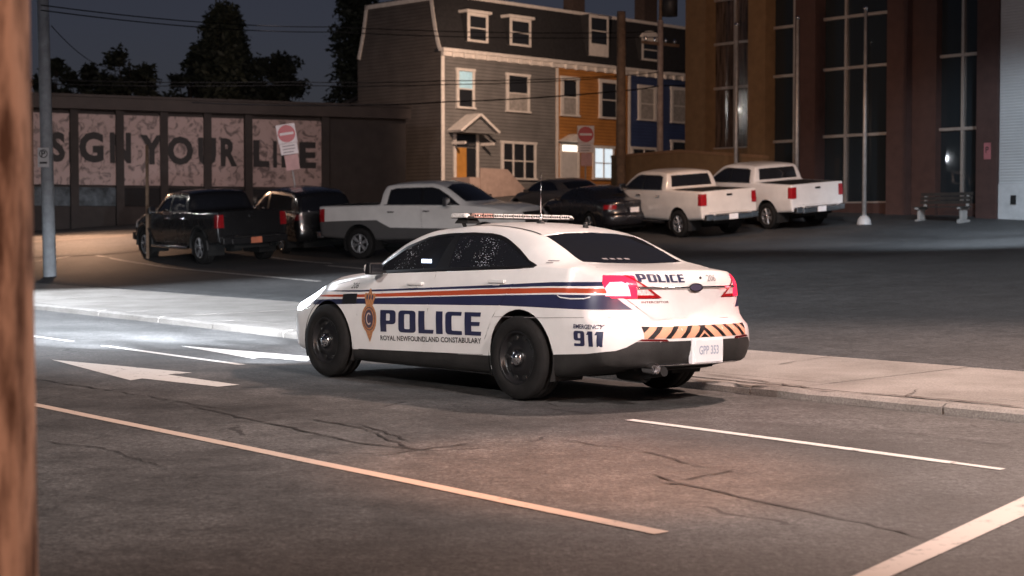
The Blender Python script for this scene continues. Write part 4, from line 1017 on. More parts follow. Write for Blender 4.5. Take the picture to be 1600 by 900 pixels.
# kerb stones
mb = MB(); al = -40.0; rs = random.Random(5)
while al < 110:
    st = rs.uniform(1.9, 2.6) if al < 60 else 8; jj = rs.uniform(-.006, .006); dz = rs.uniform(-.004, .004); n_ = 7
    pr = []
    for k in range(n_):
        aa = al+.01+(st-.02)*k/(n_-1); ch = rs.uniform(0, .012)
        cb = CURB(aa)+jj; p0 = U*aa+N*(cb); p1 = U*aa+N*(cb+.17); z0 = road_z(cb)-.05
        zt_k = SWZ+dz-ch*.5
        pf = U*aa+N*(cb+.045+ch); 
        pr.append([Vector((p0.x, p0.y, z0)), Vector((p0.x, p0.y, zt_k-.025-ch*.4)), Vector((pf.x, pf.y, zt_k)), Vector((p1.x, p1.y, SWZ+dz)), Vector((p1.x, p1.y, z0))])
    vs = [v for r_ in pr for v in r_]
    fs = [(i*5+j, i*5+j+1, (i+1)*5+j+1, (i+1)*5+j) for i in range(n_-1) for j in range(4)] + [(0, 1, 2, 3, 4), tuple((n_-1)*5+j for j in range(4, -1, -1))]
    mb.add(vs, fs, 0); al += st
kb = mb.build('kerb', conc); kb['kind'] = 'structure'
# dark patching where the kerb has crumbled: dirt wedges in the gutter
def ground_poly(name, pts, m, parent, dz=.005, zf=None, sub=.5):
    """pts: list of world xy; thin sheet following the ground"""
    bm_ = bmesh.new(); vv = [bm_.verts.new((p[0], p[1], 0)) for p in pts]; bm_.faces.new(vv)
    bmesh.ops.triangulate(bm_, faces=bm_.faces)
    for _ in range(5):
        le = [e for e in bm_.edges if e.calc_length() > sub]
        if not le: break
        bmesh.ops.subdivide_edges(bm_, edges=le, cuts=1); bmesh.ops.triangulate(bm_, faces=bm_.faces)
    for v in bm_.verts: v.co.z = (zf or ground_z)(v.co.x, v.co.y)+dz
    bmesh.ops.recalc_face_normals(bm_, faces=bm_.faces)
    if sum(f.normal.z for f in bm_.faces) < 0: bmesh.ops.reverse_faces(bm_, faces=bm_.faces)
    me = bpy.data.meshes.new(name); bm_.to_mesh(me); bm_.free(); me.materials.append(m)
    o = bpy.data.objects.new(name, me); col.objects.link(o); o.parent = parent; return o
def gp(px, py):
    q = at_ground(px, py); return (q.x, q.y)
def ac(al, c): p = U*al+N*c; return (p.x, p.y)
white_p = road_paint('white_road_paint', (.62, .60, .57), .40); cream_p = road_paint('cream_road_paint', (.52, .45, .40), .41); yellow_p = road_paint('yellow_road_paint', (.50, .39, .32), .38)
def line(name, a0, a1, c0, c1, w, m, dz=.005):
    n_ = max(2, int(abs(a1-a0)/1.0)); top = []; bot = []
    for k in range(n_+1):
        aa = a0+(a1-a0)*k/n_; c = c0+(c1-c0)*k/n_; j = random.uniform(-.006, .006); top.append(ac(aa, c+w/2+j)); bot.append(ac(aa, c-w/2+j))
    return ground_poly(name, top+bot[::-1], m, road, dz)
line('lane_line', 5.30, 26, 5.57, 6.0, .105, yellow_p)
line('lane_line', 5.70, 8.64, 8.63, 8.71, .095, white_p); line('lane_line', 5.35, 5.72, 8.62, 8.63, .07, white_p)
line('lane_line', 14.9, 18.5, 9.10, 9.29, .11, white_p)
line('lane_line', 19.5, 60, 9.35, 11.0, .1, white_p)
ground_poly('stop_line', [gp(*q) for q in ((1228, 946), (1336, 900), (1470, 838), (1602, 776), (1720, 722), (1720, 746), (1602, 806), (1480, 862), (1396, 900), (1290, 946))], cream_p, road)
arr = [(80, 562.5), (185, 572), (300, 583), (262, 586), (374, 602), (340, 605), (222, 592), (204, 595)]
ground_poly('turn_arrow', [gp(*q) for q in arr], white_p, road)
arr2 = [(282, 541), (385, 549), (490, 558), (480, 565), (410, 559), (395, 561)]
ground_poly('turn_arrow', [gp(*q) for q in arr2], white_p, road)
# sealed cracks and scars in the asphalt
crk = mat('crack_filler', (.018, .0165, .016), .75, var=.4, vscale=8)
crk2 = mat('pavement_crack_dirt', (.075, .06, .05), .9, var=.5, vscale=12)
def crack(pts, w=.03, zf=None, par=None):
    P = [Vector((*gp(*q), 0)) for q in pts]; rs = random.Random(len(pts)*7+int(pts[0][0])); Q = []
    for a, b in zip(P, P[1:]):
        n_ = max(2, int((b-a).length/.12)); d = (b-a).normalized(); nn = Vector((-d.y, d.x, 0))
        for k in range(n_): Q.append(a+(b-a)*k/n_+nn*rs.uniform(-.026, .026))
    Q.append(P[-1]); up = []; dn = []
    for i, q in enumerate(Q):
        d = (Q[min(i+1, len(Q)-1)]-Q[max(i-1, 0)]).normalized(); nn = Vector((-d.y, d.x, 0)); ww = .72*w*rs.uniform(.2, 1.0)*(1 if 0 < i < len(Q)-1 else .1)
        up.append(q+nn*ww/2); dn.append(q-nn*ww/2)
    mb = MB(); vs = [(v.x, v.y, (zf or ground_z)(v.x, v.y)+.0065) for pr in zip(up, dn) for v in pr]
    mb.add(vs, [(2*i, 2*i+1, 2*i+3, 2*i+2) for i in range(len(Q)-1)]); mb.build('road_crack' if not par else 'pavement_crack', crk if not par else crk2, par or road)
for pts, w in ([[(50, 592), (180, 612), (300, 632), (360, 640)], .04], [[(300, 636), (420, 662), (560, 692), (660, 704), (740, 692)], .045], [[(480, 655), (560, 668), (640, 700)], .05], [[(550, 662), (600, 675), (640, 690)], .04], [[(480, 706), (600, 712), (680, 700)], .03],
               [[(880, 688), (1000, 706), (1120, 735), (1240, 748)], .028], [[(1000, 738), (1060, 754), (1180, 782), (1320, 812), (1460, 845)], .034], [[(1060, 752), (1100, 744), (1150, 734)], .03], [[(1035, 757), (1070, 757)], .07], [[(540, 572), (700, 610), (870, 640), (960, 652)], .02],
               [[(1180, 660), (1300, 672), (1420, 678), (1590, 700)], .018], [[(55, 690), (160, 700), (250, 730)], .03], [[(380, 572), (460, 578), (520, 590)], .02]): crack(pts, w)
# cracks across the pavement
def swcrack(pts, w=.03):
    crack([(a, b_-7) for a, b_ in pts], w, lambda x, y: SWZ+.01*max(0, N.x*x+N.y*y-CURB(U.x*x+U.y*y))+.004, sw)
for pts, w in ([[(1100, 592), (1180, 602), (1290, 618), (1400, 626), (1500, 634), (1600, 645)], .07], [[(1070, 598), (1130, 603), (1180, 612), (1230, 611)], .08], [[(1406, 636), (1418, 626), (1436, 616)], .03], [[(1215, 578), (1290, 566), (1370, 553)], .035]): swcrack(pts, w)
# the side street beyond the lot, with its kerb
street_m = asphalt('street_asphalt', .12, tint=(1.05, 1, .95), crack=.3, patch=.2)
so = ground_poly('side_street', [gp(*q) for q in ((-30, 403), (150, 397), (215, 391), (330, 380), (430, 374), (430, 362), (200, 366), (45, 369), (-30, 370))], street_m, None, .006, sub=1.5); so['kind'] = 'structure'
ground_poly('street_edge', [gp(*q) for q in ((-30, 406), (150, 399.5), (215, 393.5), (215, 391), (150, 397), (-30, 403))], conc, so, .012, sub=1.5)
ground_poly('street_edge', [gp(*q) for q in ((-30, 384), (45, 380), (200, 369), (200, 367.5), (45, 377.5), (-30, 381))], conc, so, .012, sub=1.5)
# parking bay lines
bay = road_paint('bay_line_paint', (.40, .38, .36), .47)
for a, b_ in (((150, 399), (230, 413)), ((230, 413), (500, 440)), ((45, 410), (135, 397)), ((510, 415), (700, 432)), ((400, 398), (520, 412))):
    p = at_ground(*a); q = at_ground(*b_); d = (q-p); d.z = 0; d.normalize(); nn = Vector((-d.y, d.x, 0))*.07
    ground_poly('bay_line', [(p+nn).to_2d(), (q+nn).to_2d(), (q-nn).to_2d(), (p-nn).to_2d()], bay, lot, .006)
# ------------------------------------------------------------------ materials of the street
siding_grey = clapboard('grey_clapboard', (.155, .150, .145)); siding_orange = clapboard('orange_clapboard', (.38, .165, .042)); siding_blue = clapboard('blue_clapboard', (.035, .055, .135))
siding_brown = clapboard('brown_clapboard', (.085, .074, .068))
trimw = mat('painted_trim', (.62, .58, .54), .5, var=.12, vscale=5); shingle = mat('dark_shingle', (.016, .016, .018), .85, var=.4, vscale=7, bump=.6, bscale=30)
win_dark = dark_glass('house_glass', c=(.02, .022, .026), rough=.06); curtain = mat('curtain', (.30, .28, .26), .8, var=.25, vscale=6)
lit_blue = mat('lit_window_blue', (.3, .45, .5), .5, emit=(.40, .62, .68), estr=.42, var=.3, vscale=4); lit_white = mat('lit_curtain', (.6, .65, .68), .6, emit=(.72, .86, .95), estr=.85, var=.3, vscale=4)
door_y = mat('ochre_door', (.42, .20, .045), .5, var=.15); door_w = mat('white_door', (.55, .53, .51), .5, var=.1); dark_in = mat('dark_opening', (.02, .02, .02), .8, var=.3)
stair_m = mat('stair_render', (.36, .27, .23), .8, var=.15)
wood_pole = mat('weathered_pole', (.20, .135, .09), .85, var=.35, vscale=4, bump=.5, bscale=60)
brick_o = mat('ochre_panel', (.21, .128, .062), .8, var=.14, vscale=3, bump=.4, bscale=60); brick_r = mat('oxblood_panel', (.066, .034, .029), .75, var=.15, vscale=3, bump=.4, bscale=60)
mull = mat('aluminium_mullion', (.42, .38, .35), .4, .4, var=.1)
glass_b = dark_glass('office_glass', c=(.019, .025, .030), rough=.03)
galv = mat('galvanised_steel', (.38, .38, .38), .5, .5, var=.2, vscale=6)

# ------------------------------------------------------------------ row houses
HP = (-3.3, 75.0); HE = (math.sqrt(.5), math.sqrt(.5)); HZ = ground_z(*HP)+.0
def hp(px, py): t, z = on_plane(px, py, HP, HE); return t, z-HZ
EAVE = 9.85-HZ; TOP = 12.4-HZ
def window(root, x0, x1, z0, z1, pane, bars=1, cols=1, y=-.05, parts=True, trim=None, lower=None, fw=.13):
    trim = trim or trimw
    m = MB(); m.bbox((x0-.02, y-.03, z0), (x0+fw, y+.05, z1)); m.bbox((x1-fw, y-.03, z0), (x1+.02, y+.05, z1)); m.bbox((x0-.06, y-.05, z1-.002), (x1+.06, y+.05, z1+fw)); m.bbox((x0-.06, y-.09, z0-.09), (x1+.06, y+.05, z0+.002))
    for k in range(1, bars+1):
        z = z0+(z1-z0)*k/(bars+1); m.bbox((x0+fw+.002, y-.015, z-.03), (x1-fw-.002, y+.04, z+.03))
    for k in range(1, cols):
        x = x0+(x1-x0)*k/cols; m.bbox((x-.045, y-.024, z0+.004), (x+.045, y+.045, z1-.004))
    f = m.build('window', trim, root)
    p = MB(); p.bbox((x0+.03, y+.012, (z0+z1)/2 if lower else z0+.02), (x1-.03, y+.03, z1-.02)); p.build('pane', pane, f)
    if lower: p = MB(); p.bbox((x0+.03, y+.012, z0+.02), (x1-.03, y+.03, (z0+z1)/2)); p.build('pane', lower, f)
    return f
def pxwin(root, r, pane, **k):
    cx_, cy_ = (r[0]+r[2])/2, (r[1]+r[3])/2
    x0, _ = hp(r[0], cy_); x1, _ = hp(r[2], cy_); _, z1 = hp(cx_, r[1]); _, z0 = hp(cx_, r[3])
    fw = .13; return window(root, x0+fw*.3, x1-fw*.3, z0+.09, z1-fw, pane, **k)
PROF = [(-.0, EAVE), (.10, EAVE+.25), (.30, EAVE+.9), (.50, EAVE+1.8), (.62, TOP-.0)]
def house(x0, x1, label, wall_m, end=None, depth=6.1):
    t = thing('row_house', label, 'house', (HP[0], HP[1], HZ), math.pi/4, 'row houses up the hill')
    w = MB(); prof = [(0, -1.5), (0, EAVE)] + [(a+.06, b-.02) for a, b in PROF[1:]] + [(depth-.62, TOP-.02), (depth-.35, EAVE+1.2), (depth, EAVE), (depth, -1.5)]
    pts = [(x, y, z) for x in (x0, x1) for y, z in prof]; n = len(prof)
    w.add(pts, [tuple(range(n)), tuple(range(2*n-1, n-1, -1))]+[(i, i+n, (i+1) % n+n, (i+1) % n) for i in range(n)])
    wo = w.build('wall', [wall_m, siding_brown], t)
    for p in wo.data.polygons:
        if p.normal.x < -.9: p.material_index = 1
    r = MB(); pf = [(-.16, EAVE-.02)]+[(a-.02, b) for a, b in PROF]+[(.62, TOP+.06), (depth-.55, TOP+.06), (depth-.3, EAVE+1.2), (depth+.1, EAVE)]; ins = [(a+(.12 if i < 6 else 0)-(.12 if i > 6 else 0), b-(.10 if 5 <= i <= 7 else 0)) for i, (a, b) in enumerate(pf)]
    a_, b_ = x0+.05, x1-.004
    for i in range(len(pf)-1):
        q = [pf[i], pf[i+1], ins[i+1], ins[i]]; v = [(x, y, z) for x in (a_, b_) for y, z in q]
        r.add(v, [(0, 1, 2, 3), (7, 6, 5, 4), (0, 4, 5, 1), (1, 5, 6, 2), (2, 6, 7, 3), (3, 7, 4, 0)])
    ro = r.build('roof', shingle, t, fix=False)
    c = MB(); c.bbox((x0-.15 if end else x0+.004, -.34, EAVE-.10), (x1-.004, -.002, EAVE+.05)); c.bbox((x0+.004, -.16, EAVE-.30), (x1-.006, -.004, EAVE-.102))
    k = x0+.5
    while k < x1-.2: c.bbox((k, -.27, EAVE-.34), (k+.16, -.165, EAVE-.104)); k += .75
    c.build('cornice', trimw, t); c = MB(); c.bbox((x0+.05, -.02+.62, TOP+.062), (x1-.01, .80, TOP+.22)); c.build('parapet_trim', trimw, t)
    b = MB(); b.bbox((x0-.03 if end else x0+.01, -.045, -1.4), (x0+.17, -.004, EAVE-.31)); b.build('corner_board', trimw, t)
    if end:
        rk = MB(); P = [(x0-.03, a-.02, b) for a, b in PROF]+[(x0-.03, depth-.62, TOP), (x0-.03, depth-.35, EAVE+1.2), (x0-.03, depth, EAVE)]
        for a, b in zip(P, P[1:]):
            a = Vector(a); b = Vector(b); d = (b-a).normalized(); nn = Vector((0, -d.z, d.y)); q = [a, b, b-nn*.20, a-nn*.20]
            if nn.z < 0 or True: rk.add(q+[v+Vector((.04, 0, 0)) for v in q], [(0, 1, 2, 3), (7, 6, 5, 4), (0, 4, 5, 1), (1, 5, 6, 2), (2, 6, 7, 3), (3, 7, 4, 0)])
        rk.build('rake_trim', trimw, t)
    return t
def dormer(root, r, hood='flat', pane=None):
    cx_ = (r[0]+r[2])/2; x0, _ = hp(r[0], (r[1]+r[3])/2); x1, _ = hp(r[2], (r[1]+r[3])/2); _, z1 = hp(cx_, r[1]); _, z0 = hp(cx_, r[3])
    m = MB(); m.bbox((x0-.02, .012, z0), (x1+.02, .9, z1)); m.m[2] = m.m[3] = m.m[4] = m.m[5] = 1; m.m[2] = 0
    if hood == 'flat': m.bbox((x0-.14, -.12, z1+.001), (x1+.14, .9, z1+.13))
    elif hood == 'arch':
        n = 12; xc = (x0+x1)/2; rr = (x1-x0)/2+.01; P = [(xc+rr*math.cos(math.pi*i/n), z1+.001+rr*.55*math.sin(math.pi*i/n)) for i in range(n+1)]
        m.prism(P, Vector((1, 0, 0)), Vector((0, 0, 1)), Vector((0, 1, 0)), (0, -.03, 0), .16); m.prism(P, Vector((1, 0, 0)), Vector((0, 0, 1)), Vector((0, 1, 0)), (0, .131, -.02), .7, 1)
    d = m.build('dormer', [trimw, shingle], root)
    h = .16; z0b = z0+(.30*(z1-z0) if hood == 'sill' else .1)
    for zz, (a, b) in ((0, (z0b, (z0b+z1-.15)/2-.03)), (1, ((z0b+z1-.15)/2+.03, z1-.15))):
        p = MB(); p.bbox((x0+h, -.004, a), (x1-h, .010, b)); p.build('pane', pane or win_dark, d)
    return d
tg_, _ = hp(868, 150); to_, _ = hp(981, 150)
g = house(0, tg_, 'grey clapboard row house with black mansard roof and gabled porch, at the corner', siding_grey, end=True)
pxwin(g, (712, 107, 741, 170), lit_blue, lower=win_dark); pxwin(g, (790, 115, 827, 176), win_dark, lower=curtain); pxwin(g, (782, 221, 837, 281), win_dark, cols=3, bars=1)
dormer(g, (731, 21, 763, 66)); dormer(g, (797, 29, 830, 72))
x0, z0 = hp(708, 277); x1, _ = hp(747, 277); _, z1 = hp(727, 207)
m = MB(); m.bbox((x0, -.07, z0), (x0+.16, -.004, z1)); m.bbox((x1-.16, -.07, z0), (x1, -.004, z1)); m.bbox((x0, -.07, z1+.002), (x1, -.004, z1+.14)); xm = (x0+x1)/2+.02
df = m.build('door_frame', trimw, g)
m = MB(); m.bbox((x0+.165, -.04, z0), (xm, -.006, z0+(z1-z0)*.66)); m.build('door', door_y, g)
m = MB(); m.bbox((xm+.01, -.03, z0), (x1-.165, -.006, z0+(z1-z0)*.66)); m.build('storm_door', win_dark, g); m = MB(); m.bbox((x0+.165, -.03, z0+(z1-z0)*.68), (x1-.165, -.006, z1)); m.build('transom', win_dark, g)
a0, za = hp(700, 207); a1, _ = hp(759, 203); ac_ = (a0+a1)/2; _, zc = hp(729, 182)
m = MB()
for sx in (-1, 1):
    e0 = Vector((ac_+sx*(a1-a0)/2, 0, za)); pk = Vector((ac_, 0, zc)); d = (pk-e0).normalized(); nn = Vector((-d.z, 0, d.x)); nn = nn if nn.z > 0 else -nn
    q = [e0, pk, pk+nn*.12, e0+nn*.12]; v = [p+Vector((0, yy, 0)) for yy in (-.95, -.002) for p in q]
    m.add(v, [(0, 1, 2, 3), (7, 6, 5, 4), (0, 4, 5, 1), (1, 5, 6, 2), (2, 6, 7, 3), (3, 7, 4, 0)])
    m.bbox((ac_+sx*((a1-a0)/2-.30)-.05, -.88, za-.55), (ac_+sx*((a1-a0)/2-.30)+.05, -.004, za-.42)); 
m.build('porch_roof', trimw, g)
m = MB(); m.prism([(a0+.2, za-.02), (a1-.2, za-.02), (ac_, zc-.16)], Vector((1, 0, 0)), Vector((0, 0, 1)), Vector((0, 1, 0)), (0, -.90, 0), .88); m.build('porch_gable', siding_grey, g)
s0, sz = hp(733, 268); s1, _ = hp(798, 300)
m = MB(); m.bbox((x0-.1, -1.25, -1.5), (x1+.05, -.006, z0-.02))
for k in range(7): m.bbox((x1+.052+k*.27, -1.2, -1.5), (x1+.05+(k+1)*.27-.002, -.01, z0-.05-.2*(k+.6)))
st_ = m.build('front_steps', stair_m, g)
m = MB(); xs_ = x0+.55; rail = [(xs_, -1.3, z0+.42), (x1+.7, -1.3, z0+.40), (x1+2.2, -1.3, z0-.75), (x1+2.2, -1.3, -1.4), (xs_, -1.3, -1.4)]
m.add(rail+[(a, -1.24, c) for a, b, c in rail], [(0, 1, 2, 3, 4), (9, 8, 7, 6, 5)]+[(i, (i+1) % 5, (i+1) % 5+5, i+5) for i in range(5)]); m.build('stair_wall', stair_m, g)
o = house(tg_+.01, to_, 'orange clapboard row house between the grey house and the blue house', siding_orange)
pxwin(o, (875, 121, 904, 182), win_dark, bars=1, lower=curtain, fw=.17); pxwin(o, (935, 126, 966, 186), win_dark, bars=1, fw=.17); pxwin(o, (925, 228, 959, 281), lit_white, cols=2)
dormer(o, (921, 24, 951, 88), 'sill')
x0, z0 = hp(877, 279); x1, _ = hp(902, 279); _, z1 = hp(889, 226)
m = MB(); m.bbox((x0-.12, -.07, z0), (x0, -.004, z1)); m.bbox((x1, -.07, z0), (x1+.12, -.004, z1)); m.bbox((x0-.12, -.07, z1), (x1+.12, -.004, z1+.1)); m.build('door_frame', trimw, o)
m = MB(); m.bbox((x0, -.04, z0), (x1, -.006, z0+(z1-z0)*.78)); m.build('door', door_w, o); m = MB(); m.bbox((x0+.05, -.04, z0+(z1-z0)*.80), (x1-.05, -.006, z1-.02)); m.build('transom', mat('lit_transom', (.9, .9, .8), .5, emit=(1, .93, .80), estr=1.5), o)
m = MB(); m.prism([(x0-.35, z1+.12), (x1+.35, z1+.12), ((x0+x1)/2, z1+.52)], Vector((1, 0, 0)), Vector((0, 0, 1)), Vector((0, 1, 0)), (0, -.5, 0), .495); m.build('porch_roof', trimw, o)
bl = house(to_+.01, 24.5, 'blue clapboard row house with arched dormer, rightmost of the row houses', siding_blue)
pxwin(bl, (996, 135, 1025, 189), curtain, fw=.18); pxwin(bl, (1047, 138, 1076, 193), curtain, fw=.18); pxwin(bl, (985, 230, 1026, 285), win_dark, cols=2); pxwin(bl, (1047, 219, 1080, 280), win_dark)
dormer(bl, (1003, 60, 1030, 95), 'arch')
for r_, (px, w_, yb) in ((g, (925, 18, 22)), (bl, (1037, 20, 40))):
    t0, zb_h = hp(px-w_/2, yb+8); t1, _ = hp(px+w_/2, yb+8)
    m = MB(); m.bbox((t0, .9, TOP-.3), (t1, 1.6, TOP+1.9)); m.bbox((t0-.06, .84, TOP+1.902), (t1+.06, 1.66, TOP+2.05)); m.build('chimney', mat('sooty_brick', (.05, .035, .03), .9, var=.3, vscale=8, bump=.5), r_ if r_ is bl else o)
# low side annex behind the corner house
an_ = thing('annex', 'dark low annex with sloping roof between the mural building and the grey house', 'building', (HP[0], HP[1], HZ), math.pi/4)
m = MB(); P = [(0.0, -1.5), (0.0, 5.15), (5.2, 3.75), (5.2, -1.5)]
m.prism([(6.12+a, b) for a, b in P], Vector((0, 1, 0)), Vector((0, 0, 1)), Vector((1, 0, 0)), (.3, 0, 0), 6); m.build('wall', siding_brown, an_)
m = MB(); m.prism([(6.125, 5.152), (6.125, 5.32), (11.6, 3.86), (11.6, 3.69)], Vector((0, 1, 0)), Vector((0, 0, 1)), Vector((1, 0, 0)), (.15, 0, 0), 6.3); m.build('roof', shingle, an_)

# ------------------------------------------------------------------ the low mural building on the left
DP = at_depth(45, 350, 64.0); DQ = at_depth(636, 350, 71.0); dv = Vector((DQ.x-DP.x, DQ.y-DP.y, 0)); DL = dv.length; DE = (dv.x/DL, dv.y/DL); DZ = 1.3
def dp(px, py): t, z = on_plane(px, py, (DP.x, DP.y), DE); return t, z-DZ
db = thing('mural_building', 'low dark building whose window panels spell DESIGN YOUR LIFE', 'building', (DP.x, DP.y, DZ), math.atan2(DE[1], DE[0]))
_, dt = dp(300, 160); dark_brown = mat('dark_brown_cladding', (.030, .024, .022), .8, var=.22, vscale=2, bump=.3); brown_band = mat('brown_fascia', (.042, .032, .028), .7, var=.2, vscale=2)
m = MB(); m.bbox((-7, .12, -1.6), (DL, 12, dt)); m.build('wall', dark_brown, db)
m = MB(); m.bbox((-7, -.25, dt-.42), (DL+.1, .115, dt+.06)); m.bbox((-7, -.32, dt+.062), (DL+.15, 12, dt+.16)); m.build('fascia', brown_band, db)
_, pz1 = dp(200, 180); _, pz0 = dp(200, 289.5)
panel_m, nt, b = new_mat('printed_panel'); L = nt.links
tc = nd(nt, 'ShaderNodeTexCoord'); ns = nd(nt, 'ShaderNodeTexNoise', Scale=2.3, Detail=7.0, Roughness=.6, Distortion=1.6); L.new(tc.outputs['Object'], ns.inputs['Vector'])
rp = nd(nt, 'ShaderNodeValToRGB'); rp.color_ramp.elements[0].position = .38; rp.color_ramp.elements[1].position = .50; rp.color_ramp.elements[0].color = (.11, .08, .075, 1); rp.color_ramp.elements[1].color = (.36, .265, .245, 1)
L.new(ns.outputs['Fac'], rp.inputs['Fac']); L.new(rp.outputs['Color'], b.inputs['Base Color']); b.inputs['Roughness'].default_value = .55
low_win = dark_glass('low_window', c=(.015, .016, .018), rough=.05)
low_reflect = mat('low_window_reflection', (.05, .06, .07), .2, var=.9, vscale=2.5, emit=(.5, .62, .7), estr=.012)  # faint bluish glow stands in for car reflections in the panes
prs = [(52, 108), (124, 180), (195, 249), (263, 317), (330, 379), (394, 446), (452, 505)]
prs = [(-28, 40), (50, 109), (123, 181), (194, 250), (263, 318), (331, 381), (395, 505)]
for k, (a, b2) in enumerate(prs):
    x0, _ = dp(a, 230); x1, _ = dp(b2, 230)
    m = MB(); m.bbox((x0, .03, pz0), (x1, .118, pz1)); po = m.build('mural_panel', panel_m, db)
    m = MB(); m.bbox((x0, .06, pz0-.85), (x1, .118, pz0-.10)); m.build('window', low_reflect if k in (1, 2) else low_win, db)
for a in (45, 116, 187, 256, 324, 388, 508):
    x0, _ = dp(a, 230); m = MB(); m.bbox((x0-.16, -.10, -1.5), (x0+.16, .117, dt-.425)); m.build('pilaster', dark_brown, db)
ink_b = mat('mural_ink', (.018, .016, .016), .7, var=.2)
def mural(s, a, b2, yt, yb):
    x0, z0 = dp(a, yb); x1, _ = dp(b2, (yt+yb)/2); xm_ = (a+b2)/2; _, z1 = dp(xm_, yt); _, z0 = dp(xm_, yb)
    return sign_text('mural_lettering', s, x1-x0, z1-z0, (x0, .025, z0), Vector((1, 0, 0)), Vector((0, 0, 1)), ink_b, db, off=.004, bold=.045)
for s, a, b2, yt, yb in (('D', -60, -25, 203, 255), ('E', 18, 50, 205, 254), ('S', 78, 102, 206, 253), ('I', 108, 114, 206, 254), ('G', 124, 162, 206, 254), ('N', 172, 205, 207, 255), ('Y', 219, 256, 211, 257), ('O', 262, 302, 213, 258), ('U', 310, 338, 215, 259), ('R', 345, 371, 216, 260), ('L', 396, 421, 219, 261), ('I', 427, 433, 220, 262), ('F', 440, 458, 221, 262), ('E', 468, 494, 222, 263)): mural(s, a, b2, yt, yb)

# ------------------------------------------------------------------ the tall glazed building on the right
BP = at_ground(1570, 343); BZ = BP.z
def bp_(px, py): t, z = on_plane(px, py, (BP.x, BP.y), (U.x, U.y)); return t, z-BZ
ob = thing('office_building', 'tall office building with ochre piers and dark curtain-wall glazing, at right', 'building', (BP.x, BP.y, BZ), math.atan2(U.y, U.x))
TOPB = 16.0
def pier(a, b2, m_, y0, y1, z0=-1.0):
    x1, _ = bp_(a, 200); x0, _ = bp_(b2, 200); q = MB(); q.bbox((x0, y0, z0), (x1, y1, TOPB)); return q.build('pier', m_, ob)
pier(1071, 1102, brick_o, -.9, .02); pier(1168, 1195, brick_o, -.9, .0); pier(1242, 1273, brick_r, -.9, .01); pier(1385, 1417, brick_r, -.9, .01); pier(1417.5, 1455, brick_r, -.9, -.25); pier(1525, 1557.5, brick_r, -.9, -.01)
blind_m, nt, b = new_mat('glass_before_blinds'); L = nt.links
tc = nd(nt, 'ShaderNodeTexCoord'); mp = nd(nt, 'ShaderNodeMapping'); mp.inputs['Scale'].default_value = (7, 7, .5); L.new(tc.outputs['Object'], mp.inputs['Vector'])
nz = nd(nt, 'ShaderNodeTexNoise', Scale=1.6, Detail=6.0, Roughness=.7); L.new(mp.outputs['Vector'], nz.inputs['Vector'])
rp = nd(nt, 'ShaderNodeValToRGB'); rp.color_ramp.elements[0].position = .38; rp.color_ramp.elements[1].position = .64; rp.color_ramp.elements[0].color = (.02, .017, .016, 1); rp.color_ramp.elements[1].color = (.14, .10, .08, 1)
L.new(nz.outputs['Fac'], rp.inputs['Fac']); L.new(rp.outputs['Color'], b.inputs['Base Color']); b.inputs['Roughness'].default_value = .13; b.inputs['Coat Weight'].default_value = .5; b.inputs['Coat Roughness'].default_value = .03
def glazing(a, b2, yb, cols_px, rows, ref, gm=None):
    """curtain wall bay: one pane sheet per bay with its mullions"""
    x1, _ = bp_(a, 200); x0, _ = bp_(b2, 200); _, zb_ = bp_(ref, yb)
    q = MB(); q.bbox((x0-.05, -.62, zb_), (x1+.05, -.56, TOPB)); po = q.build('glazing', gm or glass_b, ob)
    q = MB()
    for c_ in cols_px:
        x, _ = bp_(c_, 200); q.bbox((x-.045, -.557, zb_+.0), (x+.045, -.47, TOPB))
    zs = [bp_(ref, y)[1] for y in rows]
    if len(zs) > 1:
        st = zs[0]-zs[1] if len(zs) > 1 else 2; k = zs[0]+st
        while k < TOPB: zs.append(k); k += st
    for z in zs: q.bbox((x0, -.556, z-.05), (x1, -.455, z+.05))
    q.build('mullions', mull, po)
    q = MB(); q.bbox((x0-.02, -.85, -1.0), (x1+.02, -.40, zb_-.002)); q.build('base_panel', brick_r if a > 1200 else brick_o, ob)
glazing(1102, 1168, 231, (1134, 1166), (65, 135, 231), 1135, blind_m); glazing(1195, 1242, 300, (1227,), (40, 117, 220), 1216); glazing(1273, 1385, 317, (1307,), (22, 103, 210, 317), 1330); glazing(1455, 1525, 318, (1490,), (84, 200), 1490)
corr, nt, b = new_mat('ribbed_white_siding'); L = nt.links
tc = nd(nt, 'ShaderNodeTexCoord'); wv = nd(nt, 'ShaderNodeTexWave', wave_type='BANDS', bands_direction='Z', Scale=3.4); L.new(tc.outputs['Object'], wv.inputs['Vector'])
bp2 = nd(nt, 'ShaderNodeBump', Strength=.55, Distance=.03); L.new(wv.outputs['Fac'], bp2.inputs['Height']); L.new(bp2.outputs['Normal'], b.inputs['Normal']); 
nz = nd(nt, 'ShaderNodeTexNoise', Scale=1.3, Detail=6.0); L.new(tc.outputs['Object'], nz.inputs['Vector'])
rp = nd(nt, 'ShaderNodeValToRGB'); rp.color_ramp.elements[0].color = (.40, .41, .42, 1); rp.color_ramp.elements[1].color = (.56, .57, .58, 1); L.new(nz.outputs['Fac'], rp.inputs['Fac']); L.new(rp.outputs['Color'], b.inputs['Base Color']); b.inputs['Roughness'].default_value = .55
x1, _ = bp_(1558, 200); _, zs_ = bp_(1580, 287)
q = MB(); q.bbox((x1-9, -.9, zs_), (x1-.002, -.14, TOPB)); q.build('siding', corr, ob)
q = MB(); q.bbox((x1-9, -.9, -1.0), (x1-.002, -.10, zs_-.002)); q.build('plinth', mat('white_plinth', (.48, .49, .5), .7, var=.12), ob)
x, z = bp_(1581, 312); q = MB(); q.bbox((x-.09, -.098, z-.14), (x+.09, -.06, z+.14)); q.build('socket_box', M['black'], ob)
